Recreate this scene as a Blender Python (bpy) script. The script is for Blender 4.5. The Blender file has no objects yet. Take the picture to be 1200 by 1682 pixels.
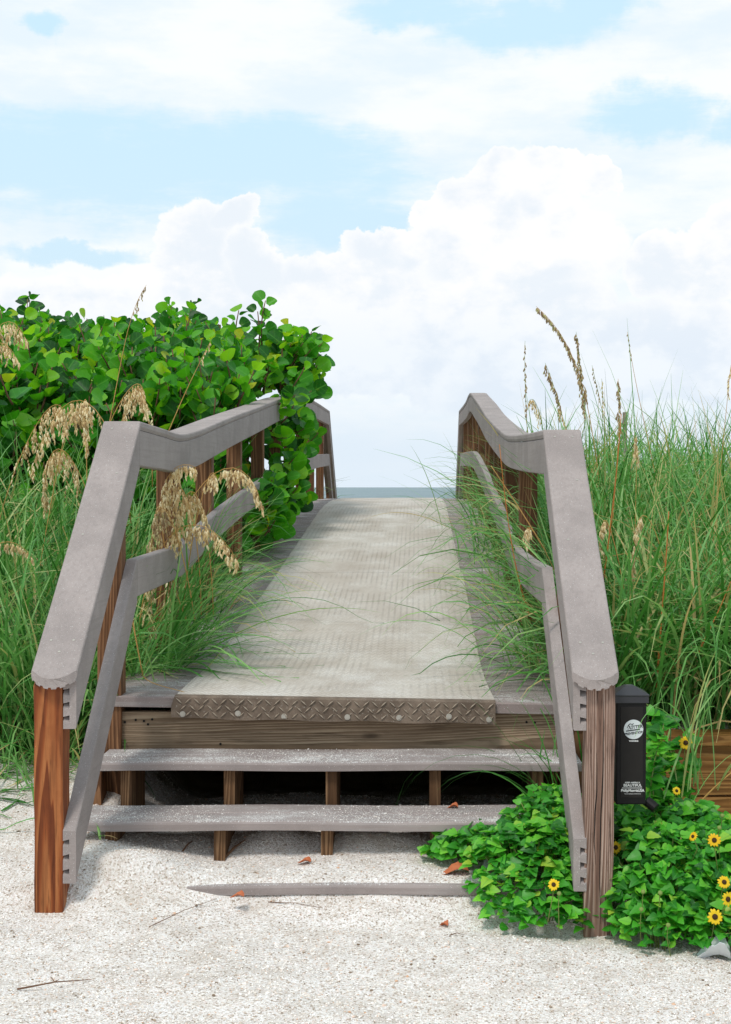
import bpy, math, random
import numpy as np
from mathutils import Vector, Matrix, noise as mnoise
random.seed(7); RNG = np.random.default_rng(7)
R = math.radians
SC = bpy.context.scene
COL = SC.collection

# ------------------------------------------------------------------ camera
F = 2300.0; CAMZ = 1.33; VX = 685.0; HY = 800.0
cam_d = bpy.data.cameras.new('camera'); cam = bpy.data.objects.new('camera', cam_d); COL.objects.link(cam)
cam.location = (0, 0, CAMZ); cam.rotation_euler = (R(90), 0, 0)
cam_d.sensor_fit = 'VERTICAL'; cam_d.sensor_height = 36.0; cam_d.sensor_width = 36.0 * 1200 / 1682
cam_d.lens = 36.0 * F / 1682
cam_d.shift_x = -(VX - 600) / 1682; cam_d.shift_y = -(841 - HY) / 1682
cam_d.clip_start = 0.05; cam_d.clip_end = 20000
SC.camera = cam

# ------------------------------------------------------------------ sky, sun, exposure
SUN_EL, SUN_AZ = 58.0, 205.0       # azimuth clockwise from +Y
sun_d = bpy.data.lights.new('sun', 'SUN'); sun_d.energy = 1.9; sun_d.angle = R(12); sun_d.color = (1.0, 0.965, 0.9)
sun = bpy.data.objects.new('sun', sun_d); COL.objects.link(sun)
_d = Vector((math.sin(R(SUN_AZ)) * math.cos(R(SUN_EL)), math.cos(R(SUN_AZ)) * math.cos(R(SUN_EL)), math.sin(R(SUN_EL))))
sun.rotation_euler = _d.to_track_quat('Z', 'Y').to_euler(); sun.location = _d * 50

class NT:
    def __init__(s, tree): s.t = tree
    def n(s, typ, **kw):
        nd = s.t.nodes.new(typ)
        for k, v in kw.items(): setattr(nd, k, v)
        return nd
    def put(s, sock, v):
        if hasattr(v, 'is_output'): s.t.links.new(v, sock)
        elif v is not None:
            if sock.type == 'RGBA' and not isinstance(v, (int, float)) and len(v) == 3: v = (*v, 1)
            sock.default_value = v
    def m(s, op, a, b=None, c=None, clamp=False):
        nd = s.n('ShaderNodeMath', operation=op, use_clamp=clamp)
        for i, v in enumerate((a, b, c)):
            if v is not None: s.put(nd.inputs[i], v)
        return nd.outputs[0]
    def vm(s, op, a, b=None, scale=None):
        nd = s.n('ShaderNodeVectorMath', operation=op)
        s.put(nd.inputs[0], a)
        if b is not None: s.put(nd.inputs[1], b)
        if scale is not None: s.put(nd.inputs['Scale'], scale)
        return nd.outputs['Value'] if op in ('DOT_PRODUCT', 'LENGTH') else nd.outputs[0]
    def mix(s, f, a, b, blend='MIX'):
        nd = s.n('ShaderNodeMix', data_type='RGBA', blend_type=blend); nd.clamp_factor = True
        s.put(nd.inputs['Factor'], f); s.put(nd.inputs['A'], a); s.put(nd.inputs['B'], b)
        return [o for o in nd.outputs if o.type == 'RGBA'][0]
    def ramp(s, f, stops, interp='LINEAR'):
        nd = s.n('ShaderNodeValToRGB'); s.put(nd.inputs[0], f); cr = nd.color_ramp; cr.interpolation = interp
        while len(cr.elements) < len(stops): cr.elements.new(0.5)
        for e, (p, c) in zip(cr.elements, stops):
            e.position = p; e.color = (c, c, c, 1) if isinstance(c, (int, float)) else (*c, 1)
        return nd.outputs[0]
    def ss(s, v, a, b, c=0.0, d=1.0):
        nd = s.n('ShaderNodeMapRange', interpolation_type='SMOOTHSTEP'); s.put(nd.inputs[0], v)
        for i, q in zip((1, 2, 3, 4), (a, b, c, d)): nd.inputs[i].default_value = q
        return nd.outputs[0]
    def noise(s, vec, scale, detail=4, rough=0.55, dist=0.0, out=0):
        nd = s.n('ShaderNodeTexNoise'); s.put(nd.inputs['Vector'], vec)
        nd.inputs['Scale'].default_value = scale; nd.inputs['Detail'].default_value = detail
        nd.inputs['Roughness'].default_value = rough; nd.inputs['Distortion'].default_value = dist
        return nd.outputs[out]
    def vor(s, vec, scale, feature='F1', out='Distance', rnd=1.0):
        nd = s.n('ShaderNodeTexVoronoi', feature=feature); s.put(nd.inputs['Vector'], vec)
        nd.inputs['Scale'].default_value = scale; nd.inputs['Randomness'].default_value = rnd
        return nd.outputs[out]
    def mapv(s, vec, scale=(1, 1, 1), loc=(0, 0, 0), rot=(0, 0, 0)):
        nd = s.n('ShaderNodeMapping'); s.put(nd.inputs['Vector'], vec)
        nd.inputs['Scale'].default_value = scale; nd.inputs['Location'].default_value = loc; nd.inputs['Rotation'].default_value = rot
        return nd.outputs[0]
    def bump(s, h, strength=0.5, dist=0.01, normal=None):
        nd = s.n('ShaderNodeBump'); s.put(nd.inputs['Height'], h)
        nd.inputs['Strength'].default_value = strength; nd.inputs['Distance'].default_value = dist
        if normal is not None: s.put(nd.inputs['Normal'], normal)
        return nd.outputs[0]

world = bpy.data.worlds.new('World'); SC.world = world; world.use_nodes = True
wt = world.node_tree; wt.nodes.clear(); W = NT(wt)
sky = W.n('ShaderNodeTexSky', sky_type='NISHITA'); sky.sun_disc = False
sky.sun_elevation = R(SUN_EL); sky.sun_rotation = R(SUN_AZ); sky.air_density = 1.0; sky.dust_density = 1.5; sky.ozone_density = 1.0
tc = W.n('ShaderNodeTexCoord').outputs['Generated']
sep = W.n('ShaderNodeSeparateXYZ'); wt.links.new(tc, sep.inputs[0])
# wobble the viewing direction so that cloud outlines billow
w1 = W.vm('SUBTRACT', W.noise(tc, 16, 7, 0.6, out=1), (0.5, 0.5, 0.5))
w2 = W.vm('SUBTRACT', W.noise(tc, 5, 3, 0.5, out=1), (0.5, 0.5, 0.5))
w3 = W.vm('SUBTRACT', W.noise(tc, 60, 5, 0.6, out=1), (0.5, 0.5, 0.5))
wob = W.vm('ADD', W.vm('SCALE', w1, scale=0.050), W.vm('ADD', W.vm('SCALE', w2, scale=0.025), W.vm('SCALE', w3, scale=0.016)))
az = W.m('ARCTAN2', sep.outputs[0], sep.outputs[1]); el = W.m('ARCSINE', sep.outputs[2])
flat = W.n('ShaderNodeCombineXYZ'); wt.links.new(az, flat.inputs[0]); wt.links.new(el, flat.inputs[1])
ae = W.vm('ADD', flat.outputs[0], wob)
ae = W.vm('MULTIPLY', ae, (1, 1, 0))
def blob(x, y, rx, ry, vec):
    a = math.atan((x - VX) / F); e = math.atan((HY - y) / F)
    q = W.vm('SUBTRACT', vec, (a, e, 0)); q = W.vm('MULTIPLY', q, (F / rx, F / ry, 0))
    return W.m('SUBTRACT', 1.0, W.vm('DOT_PRODUCT', q, q))
def union(lst, vec):
    r = None
    for b in lst:
        v = blob(*b, vec); r = v if r is None else W.m('MAXIMUM', r, v)
    return r
CUMULUS = [(120, 545, 330, 90), (330, 425, 62, 72), (385, 378, 42, 34), (425, 450, 62, 46), (300, 480, 120, 60), (560, 480, 170, 62), (640, 420, 90, 40), (715, 360, 44, 56),
           (760, 330, 52, 52), (820, 300, 58, 50), (900, 290, 70, 48), (975, 292, 50, 26), (850, 400, 190, 100), (920, 400, 78, 90),
           (1085, 430, 62, 56), (1150, 440, 90, 70), (1205, 372, 58, 66), (800, 580, 800, 100), (620, 540, 420, 100), (900, 500, 120, 70)]
BLUE = [(60, 290, 520, 92), (430, 290, 290, 86), (560, 360, 160, 60), (850, 45, 165, 42), (690, 20, 120, 34), (980, 20, 90, 30), (1060, 195, 110, 42), (1240, 210, 90, 36), (70, 68, 34, 22), (100, 425, 130, 16)]
cum = union(CUMULUS, ae)
blue = union(BLUE, W.vm('ADD', W.vm('MULTIPLY', flat.outputs[0], (1, 1, 0)), W.vm('MULTIPLY', W.vm('SCALE', wob, scale=1.1), (1, 0.7, 0))))
front = W.ss(sep.outputs[1], 0.72, 0.90)
bigcl = W.noise(W.mapv(tc, (1, 1, 2.2)), 2.6, 6, 0.6)
# elsewhere on the dome: the same mixed sky from noise alone
bl_else = W.ss(bigcl, 0.53, 0.45)
wisp = W.noise(W.mapv(tc, (1, 1, 4.5), (5, 2, 0)), 7, 8, 0.68)
bl_here = W.ss(W.m('ADD', blue, W.m('MULTIPLY', W.m('SUBTRACT', wisp, 0.5), 3.2)), -0.5, 0.8)
bl = W.mix(front, bl_else, bl_here)
hz = W.ss(sep.outputs[2], 0.0, 0.30)
skyc = W.mix(0.90, sky.outputs[0], W.mix(hz, (7.5, 9.0, 10.1), (6.7, 9.2, 10.7)))
veil_n = W.noise(W.mapv(tc, (1, 1, 3)), 9, 6, 0.6)
veil = W.mix(W.ss(veil_n, 0.35, 0.65), (8.2, 9.25, 9.95), (9.75, 10.05, 10.2))
c1 = W.mix(bl, veil, skyc)
tw_ = W.vm('ADD', tc, W.vm('SCALE', w1, scale=0.05))
bil = W.vor(tw_, 34, 'SMOOTH_F1'); bil2 = W.vor(tw_, 80, 'SMOOTH_F1')
shade_n = W.m('ADD', W.noise(W.mapv(tc, (1, 1, 1.7), (3, 1, 2)), 13, 8, 0.62), W.m('MULTIPLY', W.m('SUBTRACT', W.m('ADD', bil, W.m('MULTIPLY', bil2, 0.6)), 0.62), -0.22))
core = W.ss(shade_n, 0.38, 0.58)
litc = W.mix(core, (8.5, 9.1, 9.75), (9.95, 10.0, 10.1))
lowb = W.ss(sep.outputs[2], 0.085, 0.15)      # the underside of the towers pales into the haze
rim = W.ss(cum, 0.75, 0.05)
litc = W.mix(lowb, W.mix(core, (7.85, 8.65, 9.6), (8.9, 9.45, 10.0)), W.mix(W.m('MULTIPLY', rim, 0.7), litc, (10.2, 10.2, 10.2)))
hor = W.ss(sep.outputs[2], 0.085, 0.02)
cmask = W.m('MULTIPLY', W.ss(cum, -0.05, 0.16), front)
c2 = W.mix(cmask, c1, litc)
c2 = W.mix(W.m('MULTIPLY', hor, 0.85), c2, (7.5, 8.5, 9.5))
bg = W.n('ShaderNodeBackground'); bg.inputs['Strength'].default_value = 0.094; wt.links.new(c2, bg.inputs['Color'])
wo = W.n('ShaderNodeOutputWorld'); wt.links.new(bg.outputs[0], wo.inputs['Surface'])

vs = SC.view_settings; vs.view_transform = 'Standard'; vs.look = 'None'; vs.exposure = 0.10; vs.gamma = 1.0; vs.use_curve_mapping = False
SC.cycles.max_bounces = 6; SC.cycles.diffuse_bounces = 3; SC.cycles.transparent_max_bounces = 4
SC.cycles.use_denoising = True

# ------------------------------------------------------------------ helpers
def P(x, y, s): return Vector(((x - VX) / s, F / s, CAMZ - (y - HY) / s))
def link(o, parent=None):
    COL.objects.link(o)
    if parent is not None: o.parent = parent
    return o
def tag(o, label=None, cat=None, group=None, kind=None):
    if label: o['label'] = label
    if cat: o['category'] = cat
    if group: o['group'] = group
    if kind: o['kind'] = kind
    return o
def thing(name, label, cat, loc=(0, 0, 0), group=None):
    o = bpy.data.objects.new(name, None); o.location = loc; o.empty_display_size = 0.05
    COL.objects.link(o); return tag(o, label, cat, group)
def np_mesh(name, V, Fc, mat=None, var=None, uv=None, smooth=True):
    V = np.asarray(V, dtype=np.float32).reshape(-1, 3); Fc = np.asarray(Fc, dtype=np.int32); nf, k = Fc.shape
    me = bpy.data.meshes.new(name); me.vertices.add(len(V)); me.vertices.foreach_set('co', V.ravel())
    me.loops.add(nf * k); me.loops.foreach_set('vertex_index', Fc.ravel())
    me.polygons.add(nf); me.polygons.foreach_set('loop_start', np.arange(0, nf * k, k, dtype=np.int32))
    me.polygons.foreach_set('use_smooth', np.full(nf, smooth, dtype=bool))
    me.update(calc_edges=True)
    if var is not None:
        a = me.attributes.new('var', 'FLOAT', 'FACE'); a.data.foreach_set('value', np.asarray(var, dtype=np.float32))
    if uv is not None:
        l = me.uv_layers.new(name='UVMap'); l.data.foreach_set('uv', np.asarray(uv, dtype=np.float32)[Fc.ravel()].ravel())
    if mat: me.materials.append(mat)
    return me
class MB:
    def __init__(s): s.v = []; s.f = []
    def add(s, vs, fs):
        b = len(s.v); s.v += [tuple(v) for v in vs]; s.f += [tuple(b + i for i in f) for f in fs]; return s
    def box(s, x0, x1, y0, y1, z0, z1, c=0.0):
        if c <= 0:
            return s.add([(x0, y0, z0), (x1, y0, z0), (x1, y1, z0), (x0, y1, z0), (x0, y0, z1), (x1, y0, z1), (x1, y1, z1), (x0, y1, z1)],
                  [(0, 3, 2, 1), (4, 5, 6, 7), (0, 1, 5, 4), (1, 2, 6, 5), (2, 3, 7, 6), (3, 0, 4, 7)])
        # chamfered vertical + horizontal edges, built as three stacked octagons
        def oc(z, i):
            a, b, cc, d = x0 + i, x1 - i, y0 + i, y1 - i
            return [(a + c, cc, z), (b - c, cc, z), (b, cc + c, z), (b, d - c, z), (b - c, d, z), (a + c, d, z), (a, d - c, z), (a, cc + c, z)]
        vs = oc(z0, c) + oc(z0 + c, 0) + oc(z1 - c, 0) + oc(z1, c); fs = [tuple(range(7, -1, -1)), tuple(range(24, 32))]
        for r in range(3):
            for i in range(8): j = (i + 1) % 8; fs.append((r * 8 + i, r * 8 + j, r * 8 + 8 + j, r * 8 + 8 + i))
        return s.add(vs, fs)
    def sweep(s, path, sec, x_of=None, end0=None, end1=None):
        """closed section of (x, dz) points swept along a path of (y, z[, slopeless dz])"""
        n = len(sec); b = len(s.v); fs = []
        for k, (y, z) in enumerate(path):
            for (x, dz) in sec:
                yy, zz = y, z
                if k == 0 and end0: dy, dzz = end0(x, dz); yy += dy; zz += dzz
                if k == len(path) - 1 and end1: dy, dzz = end1(x, dz); yy += dy; zz += dzz
                s.v.append((x, yy, zz + dz))
        for k in range(len(path) - 1):
            for i in range(n):
                j = (i + 1) % n; s.f.append((b + k * n + i, b + k * n + j, b + k * n + n + j, b + k * n + n + i))
        s.f.append(tuple(b + i for i in range(n - 1, -1, -1))); s.f.append(tuple(b + (len(path) - 1) * n + i for i in range(n)))
        return s
    def tube(s, pts, rad, n=6):
        pts = [Vector(p) for p in pts]; b = len(s.v)
        for k, p in enumerate(pts):
            d = (pts[min(k + 1, len(pts) - 1)] - pts[max(k - 1, 0)]).normalized()
            a = d.cross(Vector((0.3, 0.2, 1)) if abs(d.z) < 0.95 else Vector((1, 0, 0))).normalized(); c = d.cross(a)
            r = rad(k / (len(pts) - 1)) if callable(rad) else rad
            for i in range(n):
                t = 2 * math.pi * i / n; s.v.append(tuple(p + a * (r * math.cos(t)) + c * (r * math.sin(t))))
        for k in range(len(pts) - 1):
            for i in range(n):
                j = (i + 1) % n; s.f.append((b + k * n + i, b + k * n + j, b + (k + 1) * n + j, b + (k + 1) * n + i))
        s.f.append(tuple(b + i for i in range(n))); s.f.append(tuple(b + (len(pts) - 1) * n + i for i in range(n - 1, -1, -1)))
        return s
    def build(s, name, mat, parent=None, smooth=False, bevel=0.0, seg=2):
        me = bpy.data.meshes.new(name); me.from_pydata(s.v, [], s.f); me.materials.append(mat)
        import bmesh
        bm = bmesh.new(); bm.from_mesh(me); bmesh.ops.recalc_face_normals(bm, faces=bm.faces); bm.to_mesh(me); bm.free()
        if smooth: me.polygons.foreach_set('use_smooth', [True] * len(me.polygons))
        o = bpy.data.objects.new(name, me)
        if bevel:
            m = o.modifiers.new('bevel', 'BEVEL'); m.width = bevel; m.segments = seg; m.limit_method = 'ANGLE'; m.angle_limit = R(35)
        return link(o, parent)

def newmat(name):
    m = bpy.data.materials.new(name); m.use_nodes = True; m.node_tree.nodes.clear(); return m, NT(m.node_tree)
def finish(m, T, color, rough=0.7, normal=None, spec=0.3, metal=0.0, translucent=None, tfac=0.35):
    p = T.n('ShaderNodeBsdfPrincipled'); T.put(p.inputs['Base Color'], color); T.put(p.inputs['Roughness'], rough)
    p.inputs['Specular IOR Level'].default_value = spec; p.inputs['Metallic'].default_value = metal
    if normal is not None: T.put(p.inputs['Normal'], normal)
    out = T.n('ShaderNodeOutputMaterial'); sh = p.outputs[0]
    if translucent is not None:
        tr = T.n('ShaderNodeBsdfTranslucent'); T.put(tr.inputs['Color'], translucent)
        mx = T.n('ShaderNodeMixShader'); mx.inputs[0].default_value = tfac
        T.t.links.new(sh, mx.inputs[1]); T.t.links.new(tr.outputs[0], mx.inputs[2]); sh = mx.outputs[0]
    T.t.links.new(sh, out.inputs['Surface']); return m
def hx(r, g, b):
    f = lambda c: (c / 255 / 12.92) if c / 255 <= 0.04045 else ((c / 255 + 0.055) / 1.055) ** 2.4
    return (f(r), f(g), f(b))
def objco(T): return T.n('ShaderNodeTexCoord').outputs['Object']
def rand(T): return T.n('ShaderNodeObjectInfo').outputs['Random']
def attr(T, n='var'):
    a = T.n('ShaderNodeAttribute', attribute_name=n); return a.outputs['Fac']

# ---- materials
def mat_composite(name, base, dust=0.0, worn=0.0, axis='y'):
    m, T = newmat(name); co = objco(T)
    lx = {'y': (40, 1.2, 40), 'x': (1.2, 40, 40)}[axis]
    n1 = T.noise(T.mapv(co, lx), 2.2, 5, 0.6); n2 = T.noise(co, 5, 4, 0.6); n3 = T.noise(co, 420, 2, 0.6)
    c = T.mix(T.ss(n2, 0.3, 0.72), tuple(v * 0.78 for v in base), tuple(min(1, v * 1.12) for v in base))
    c = T.mix(T.m('MULTIPLY', T.ss(n1, 0.42, 0.7), 0.5), c, tuple(v * 0.72 for v in base))
    c = T.mix(T.m('MULTIPLY', T.ss(n3, 0.35, 0.75), 0.45), c, tuple(v * 1.35 for v in base))
    c = T.mix(T.m('MULTIPLY', rand(T), 0.22), c, tuple(v * 0.7 for v in base))
    n4 = T.noise(co, 330, 1, 0.5); c = T.mix(T.ss(n4, 0.70, 0.76), c, (0.62, 0.6, 0.57))      # pale flecks
    if worn:
        n6 = T.noise(T.mapv(co, lx), 0.8, 5, 0.7); c = T.mix(T.m('MULTIPLY', T.ss(n6, 0.5, 0.72), worn), c, (0.42, 0.41, 0.40))
    if dust:
        geo = T.n('ShaderNodeNewGeometry'); sp = T.n('ShaderNodeSeparateXYZ'); T.t.links.new(geo.outputs['Normal'], sp.inputs[0])
        up = T.ss(sp.outputs[2], 0.6, 0.9)
        wp = geo.outputs['Position']
        n5 = T.noise(T.mapv(wp, (1.6, 3.5, 1)), 2.0, 6, 0.7); g = T.noise(wp, 210, 3, 0.7)
        k = T.m('MULTIPLY', up, T.ss(T.m('ADD', n5, T.m('MULTIPLY', T.m('SUBTRACT', g, 0.5), 1.3)), 0.52, 0.74))
        c = T.mix(T.m('MULTIPLY', k, dust), c, (0.70, 0.69, 0.67))
    b = T.bump(T.m('ADD', n3, T.m('MULTIPLY', n1, 0.6)), 0.35, 0.0015)
    return finish(m, T, c, 0.78, b, 0.25)
def mat_wood(name, cols, axis='z', scale=1.0, ringdist=3.0, dark=0.5, wet=0.65):
    """grain: growth rings cut lengthwise with fine fibres; cols = dark, mid, light"""
    m, T = newmat(name); co = objco(T)
    st = {'z': (1, 1, 0.055), 'x': (0.055, 1, 1), 'y': (1, 0.055, 1)}[axis]
    off = T.n('ShaderNodeCombineXYZ'); T.put(off.inputs[0], T.m('MULTIPLY', rand(T), 7.0)); T.put(off.inputs[1], T.m('MULTIPLY', rand(T), 3.0)); T.put(off.inputs[2], T.m('MULTIPLY', rand(T), 11.0))
    q = T.mapv(T.vm('ADD', co, off.outputs[0]), st)
    warp = T.noise(q, 9, 3, 0.5, out=1)
    q2 = T.vm('ADD', q, T.vm('SCALE', T.vm('SUBTRACT', warp, (0.5, 0.5, 0.5)), scale=0.055 * ringdist / 3))
    fld = T.noise(q2, 4.2 * scale, 1.2, 0.45); fr_ = T.m('FRACT', T.m('MULTIPLY', fld, 34.0))
    ring_ = T.m('MULTIPLY', T.ss(fr_, 0.1, 0.85), T.ss(fr_, 1.0, 0.93))
    fib = T.noise(q, 130, 4, 0.65)
    c = T.ramp(ring_, [(0.0, cols[2]), (0.45, cols[1]), (1.0, tuple(a_ * .6 + b_ * .4 for a_, b_ in zip(cols[0], cols[1])))])
    c = T.mix(T.m('MULTIPLY', T.ss(T.noise(q, 38, 3, 0.6), 0.42, 0.66), 0.55), c, cols[0])
    c = T.mix(T.m('MULTIPLY', T.ss(fib, 0.5, 0.7), dark), c, tuple(v * 0.42 for v in cols[0]))
    c = T.mix(T.m('MULTIPLY', T.ss(T.noise(co, 6, 4, 0.6), 0.42, 0.7), 0.5), c, tuple(v * 0.8 for v in cols[1]))
    kn = T.vor(T.mapv(co, {'z': (1, 1, .35), 'x': (.35, 1, 1), 'y': (1, .35, 1)}[axis]), 4.5); c = T.mix(T.ss(kn, 0.09, 0.04, 0, 0.8), c, tuple(v * 0.35 for v in cols[0]))
    b = T.bump(T.m('ADD', T.m('MULTIPLY', ring_, -0.5), fib), 0.6, 0.002)
    return finish(m, T, c, wet, b, 0.25)
COMP = mat_composite('composite_rail', hx(153, 142, 138))
COMPD = mat_composite('composite_deck', hx(138, 124, 120), dust=0.75, worn=0.35, axis='x')
COMPT = mat_composite('composite_tread', hx(150, 138, 134), dust=0.95, worn=0.35, axis='x')
WOOD_O = mat_wood('wood_orange', [hx(72, 28, 10), hx(138, 72, 34), hx(172, 108, 62)], 'z', 0.9, 4.0, 0.55, 0.5)
WOOD_G = mat_wood('wood_greyed', [hx(84, 60, 50), hx(140, 110, 95), hx(176, 152, 138)], 'z', 1.7, 2.2, 0.85, 0.8)
WOOD_M = mat_wood('wood_post', [hx(66, 40, 24), hx(118, 80, 52), hx(146, 106, 74)], 'z', 1.2, 3.0, 0.5, 0.7)
WOOD_F = mat_wood('wood_fascia', [hx(94, 76, 58), hx(142, 120, 98), hx(166, 146, 122)], 'x', 1.0, 5.0, 0.55, 0.8)
WOOD_S = mat_wood('wood_stringer', [hx(64, 42, 26), hx(106, 76, 50), hx(140, 108, 78)], 'z', 1.4, 3.0, 0.5, 0.8)
WOOD_W = mat_wood('wood_wall', [hx(96, 62, 26), hx(144, 98, 50), hx(174, 128, 74)], 'x', 0.9, 6.0, 0.45, 0.65)
WOOD_GY = mat_wood('wood_weathered', [hx(120, 108, 96), hx(158, 148, 136), hx(180, 172, 160)], 'z', 1.4, 3.0, 0.4, 0.85)

def mat_mat(name):
    m, T = newmat(name); co = objco(T)
    sp = T.n('ShaderNodeSeparateXYZ'); T.t.links.new(co, sp.inputs[0])
    zig = T.m('ABSOLUTE', T.m('SUBTRACT', T.m('FRACT', T.m('MULTIPLY', sp.outputs[0], 32.0)), 0.5))
    row = T.m('FRACT', T.m('ADD', T.m('MULTIPLY', sp.outputs[1], 27.0), T.m('MULTIPLY', zig, 1.2)))
    rid = T.ss(T.m('ABSOLUTE', T.m('SUBTRACT', row, 0.5)), 0.12, 0.3)
    stripe = T.m('SINE', T.m('MULTIPLY', sp.outputs[0], 200.0))
    n = T.noise(T.mapv(co, (1, .6, 1)), 3.4, 7, 0.72); g = T.noise(co, 170, 3, 0.7); n2 = T.noise(T.mapv(co, (1, 0.35, 1)), 4, 4, 0.6)
    c = T.mix(T.ss(n2, 0.3, 0.7), hx(184, 172, 160), hx(208, 199, 189))
    c = T.mix(T.m('MULTIPLY', rid, 0.5), c, hx(146, 136, 124))
    c = T.mix(T.m('MULTIPLY', T.ss(stripe, 0.0, 1.0, 0, 0.40), T.ss(T.noise(co, 2.6, 4, .6), .38, .62)), c, hx(140, 130, 120))
    near = T.m('ADD', T.ss(sp.outputs[1], 1.25, 0.95, -0.03, 0.24), T.ss(T.m('ABSOLUTE', T.m('SUBTRACT', sp.outputs[1], 1.05)), .13, 0.0, 0, .5))
    k = T.ss(T.m('ADD', T.m('ADD', n, near), T.m('MULTIPLY', T.m('SUBTRACT', g, 0.5), 1.2)), 0.44, 0.72)
    c = T.mix(T.m('MULTIPLY', k, 0.62), c, (0.72, 0.70, 0.67)); c = T.mix(T.ss(T.noise(co, 260, 2), .62, .72, 0, .35), c, hx(110, 100, 90))
    b = T.bump(T.m('ADD', rid, T.m('MULTIPLY', g, 0.5)), 0.5, 0.003)
    return finish(m, T, c, 0.85, b, 0.2)
MATM = mat_mat('runner_rubber')
m, T = newmat('runner_flap'); co = objco(T)
c = T.mix(T.ss(T.noise(co, 14, 4, 0.6), 0.35, 0.7), hx(92, 78, 66), hx(122, 106, 92)); c = T.mix(T.ss(T.noise(co, 150, 3, 0.7), 0.6, 0.72, 0, 0.5), c, hx(190, 184, 176))
MATF = finish(m, T, c, 0.7, T.bump(T.noise(co, 90, 3), 0.2, 0.001), 0.3)
m, T = newmat('screw_steel'); STEEL = finish(m, T, hx(176, 170, 160), 0.4, None, 0.5, 0.6)
m, T = newmat('dark_hole'); HOLE = finish(m, T, (0.01, 0.008, 0.007), 0.9)
m, T = newmat('black_metal'); co = objco(T)
n = T.noise(co, 60, 4); scr = T.ss(T.noise(T.mapv(co, (30, 30, 2)), 3, 2), 0.70, 0.76, 0, 0.3)
BLACK = finish(m, T, T.mix(scr, T.mix(n, (0.005, 0.0045, 0.0045), (0.010, 0.009, 0.009)), (0.2, 0.2, 0.2)), 0.5, T.bump(T.noise(co, 300, 2), 0.15, 0.0006), 0.2)
m, T = newmat('dark_panel'); co = objco(T)
PANEL = finish(m, T, T.mix(T.noise(co, 40, 4), (0.014, 0.012, 0.011), (0.022, 0.019, 0.017)), 0.6, None, 0.2)
m, T = newmat('badge_white'); WHITE = finish(m, T, (0.62, 0.66, 0.66), 0.4)
m, T = newmat('print_black'); INK = finish(m, T, (0.02, 0.02, 0.02), 0.5)
m, T = newmat('print_white'); PRW = finish(m, T, (0.75, 0.75, 0.73), 0.5)

# gravel ground
m, T = newmat('shell_gravel'); co = objco(T)
v1 = T.vor(co, 210, out='Color'); sx = T.n('ShaderNodeSeparateColor'); T.t.links.new(v1, sx.inputs[0])
big = T.noise(co, 1.3, 4, 0.6); mid = T.noise(co, 9, 4, 0.65)
c = T.ramp(sx.outputs[0], [(0.0, hx(160, 142, 126)), (0.14, hx(212, 200, 190)), (0.5, hx(235, 228, 222)), (0.8, hx(247, 243, 240)), (1.0, hx(228, 212, 206))])
c = T.mix(T.ss(T.noise(co, 95, 2), 0.60, 0.74, 0, 0.65), c, hx(150, 134, 116))
c = T.mix(T.ss(mid, 0.42, 0.7, 0, 0.4), c, hx(182, 166, 150))
c = T.mix(T.ss(big, 0.5, 0.7, 0, 0.22), c, hx(190, 176, 156))
sp = T.n('ShaderNodeSeparateXYZ'); T.t.links.new(co, sp.inputs[0])
dn = T.m('ADD', sp.outputs[1], T.m('MULTIPLY', mid, 0.7))
veg = T.m('MULTIPLY', T.ss(dn, 5.75, 6.3), T.ss(sp.outputs[1], 30, 20))
c = T.mix(veg, c, T.mix(mid, hx(96, 84, 60), hx(150, 134, 100)))
hgt = T.m('ADD', T.vor(co, 210), T.m('MULTIPLY', T.noise(co, 400, 2), 0.5))
GRAVEL = finish(m, T, c, 0.9, T.bump(hgt, 0.9, 0.004), 0.15)
m, T = newmat('shell_chips'); a = attr(T)
CHIP = finish(m, T, T.ramp(a, [(0.0, hx(120, 100, 80)), (0.05, hx(162, 142, 122)), (0.16, hx(206, 190, 176)), (0.45, hx(234, 226, 216)), (0.8, hx(251, 247, 242)), (0.93, hx(238, 222, 212)), (1.0, hx(206, 160, 124))]), 0.75, None, 0.25)
# foliage
def mat_leaf(name, stops, trans, tf=0.35, rough=0.45, vein=None, spec=0.4):
    m, T = newmat(name); r = T.m('FRACT', T.m('ADD', rand(T), attr(T)))
    c = T.ramp(r, stops)
    if vein:
        uv = T.n('ShaderNodeUVMap').outputs[0]; s2 = T.n('ShaderNodeSeparateXYZ'); T.t.links.new(uv, s2.inputs[0])
        ax = T.m('ABSOLUTE', s2.outputs[0])
        rib = T.ss(ax, 0.05, 0.015)
        side = T.m('ABSOLUTE', T.m('SUBTRACT', T.m('FRACT', T.m('MULTIPLY', T.m('SUBTRACT', s2.outputs[1], T.m('MULTIPLY', ax, 0.75)), 3.2)), 0.5))
        sv = T.m('MULTIPLY', T.ss(side, 0.06, 0.015), 0.5)
        c = T.mix(T.m('MULTIPLY', T.m('MAXIMUM', rib, sv), 0.38), c, vein)
        c = T.mix(T.ss(T.noise(T.vm('ADD', uv, T.vm('SCALE', (1, 1, 1), scale=r)), 2.5, 3), 0.58, 0.78, 0, 0.18), c, stops[-1][1])
    tcol = T.mix(1.0, c, trans, 'MULTIPLY')
    return finish(m, T, c, rough, None, spec, 0, tcol, tf)
GRAPE = mat_leaf('sea_grape_leaf', [(0.0, (0.006, 0.050, 0.006)), (0.22, (0.016, 0.12, 0.008)), (0.5, (0.036, 0.22, 0.010)), (0.76, (0.095, 0.35, 0.012)), (0.96, (0.20, 0.45, 0.016)), (1.0, (0.40, 0.42, 0.02))], (2.4, 2.2, 1.0), 0.36, 0.45, spec=.3, vein=(0.12, 0.38, 0.06))
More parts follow.
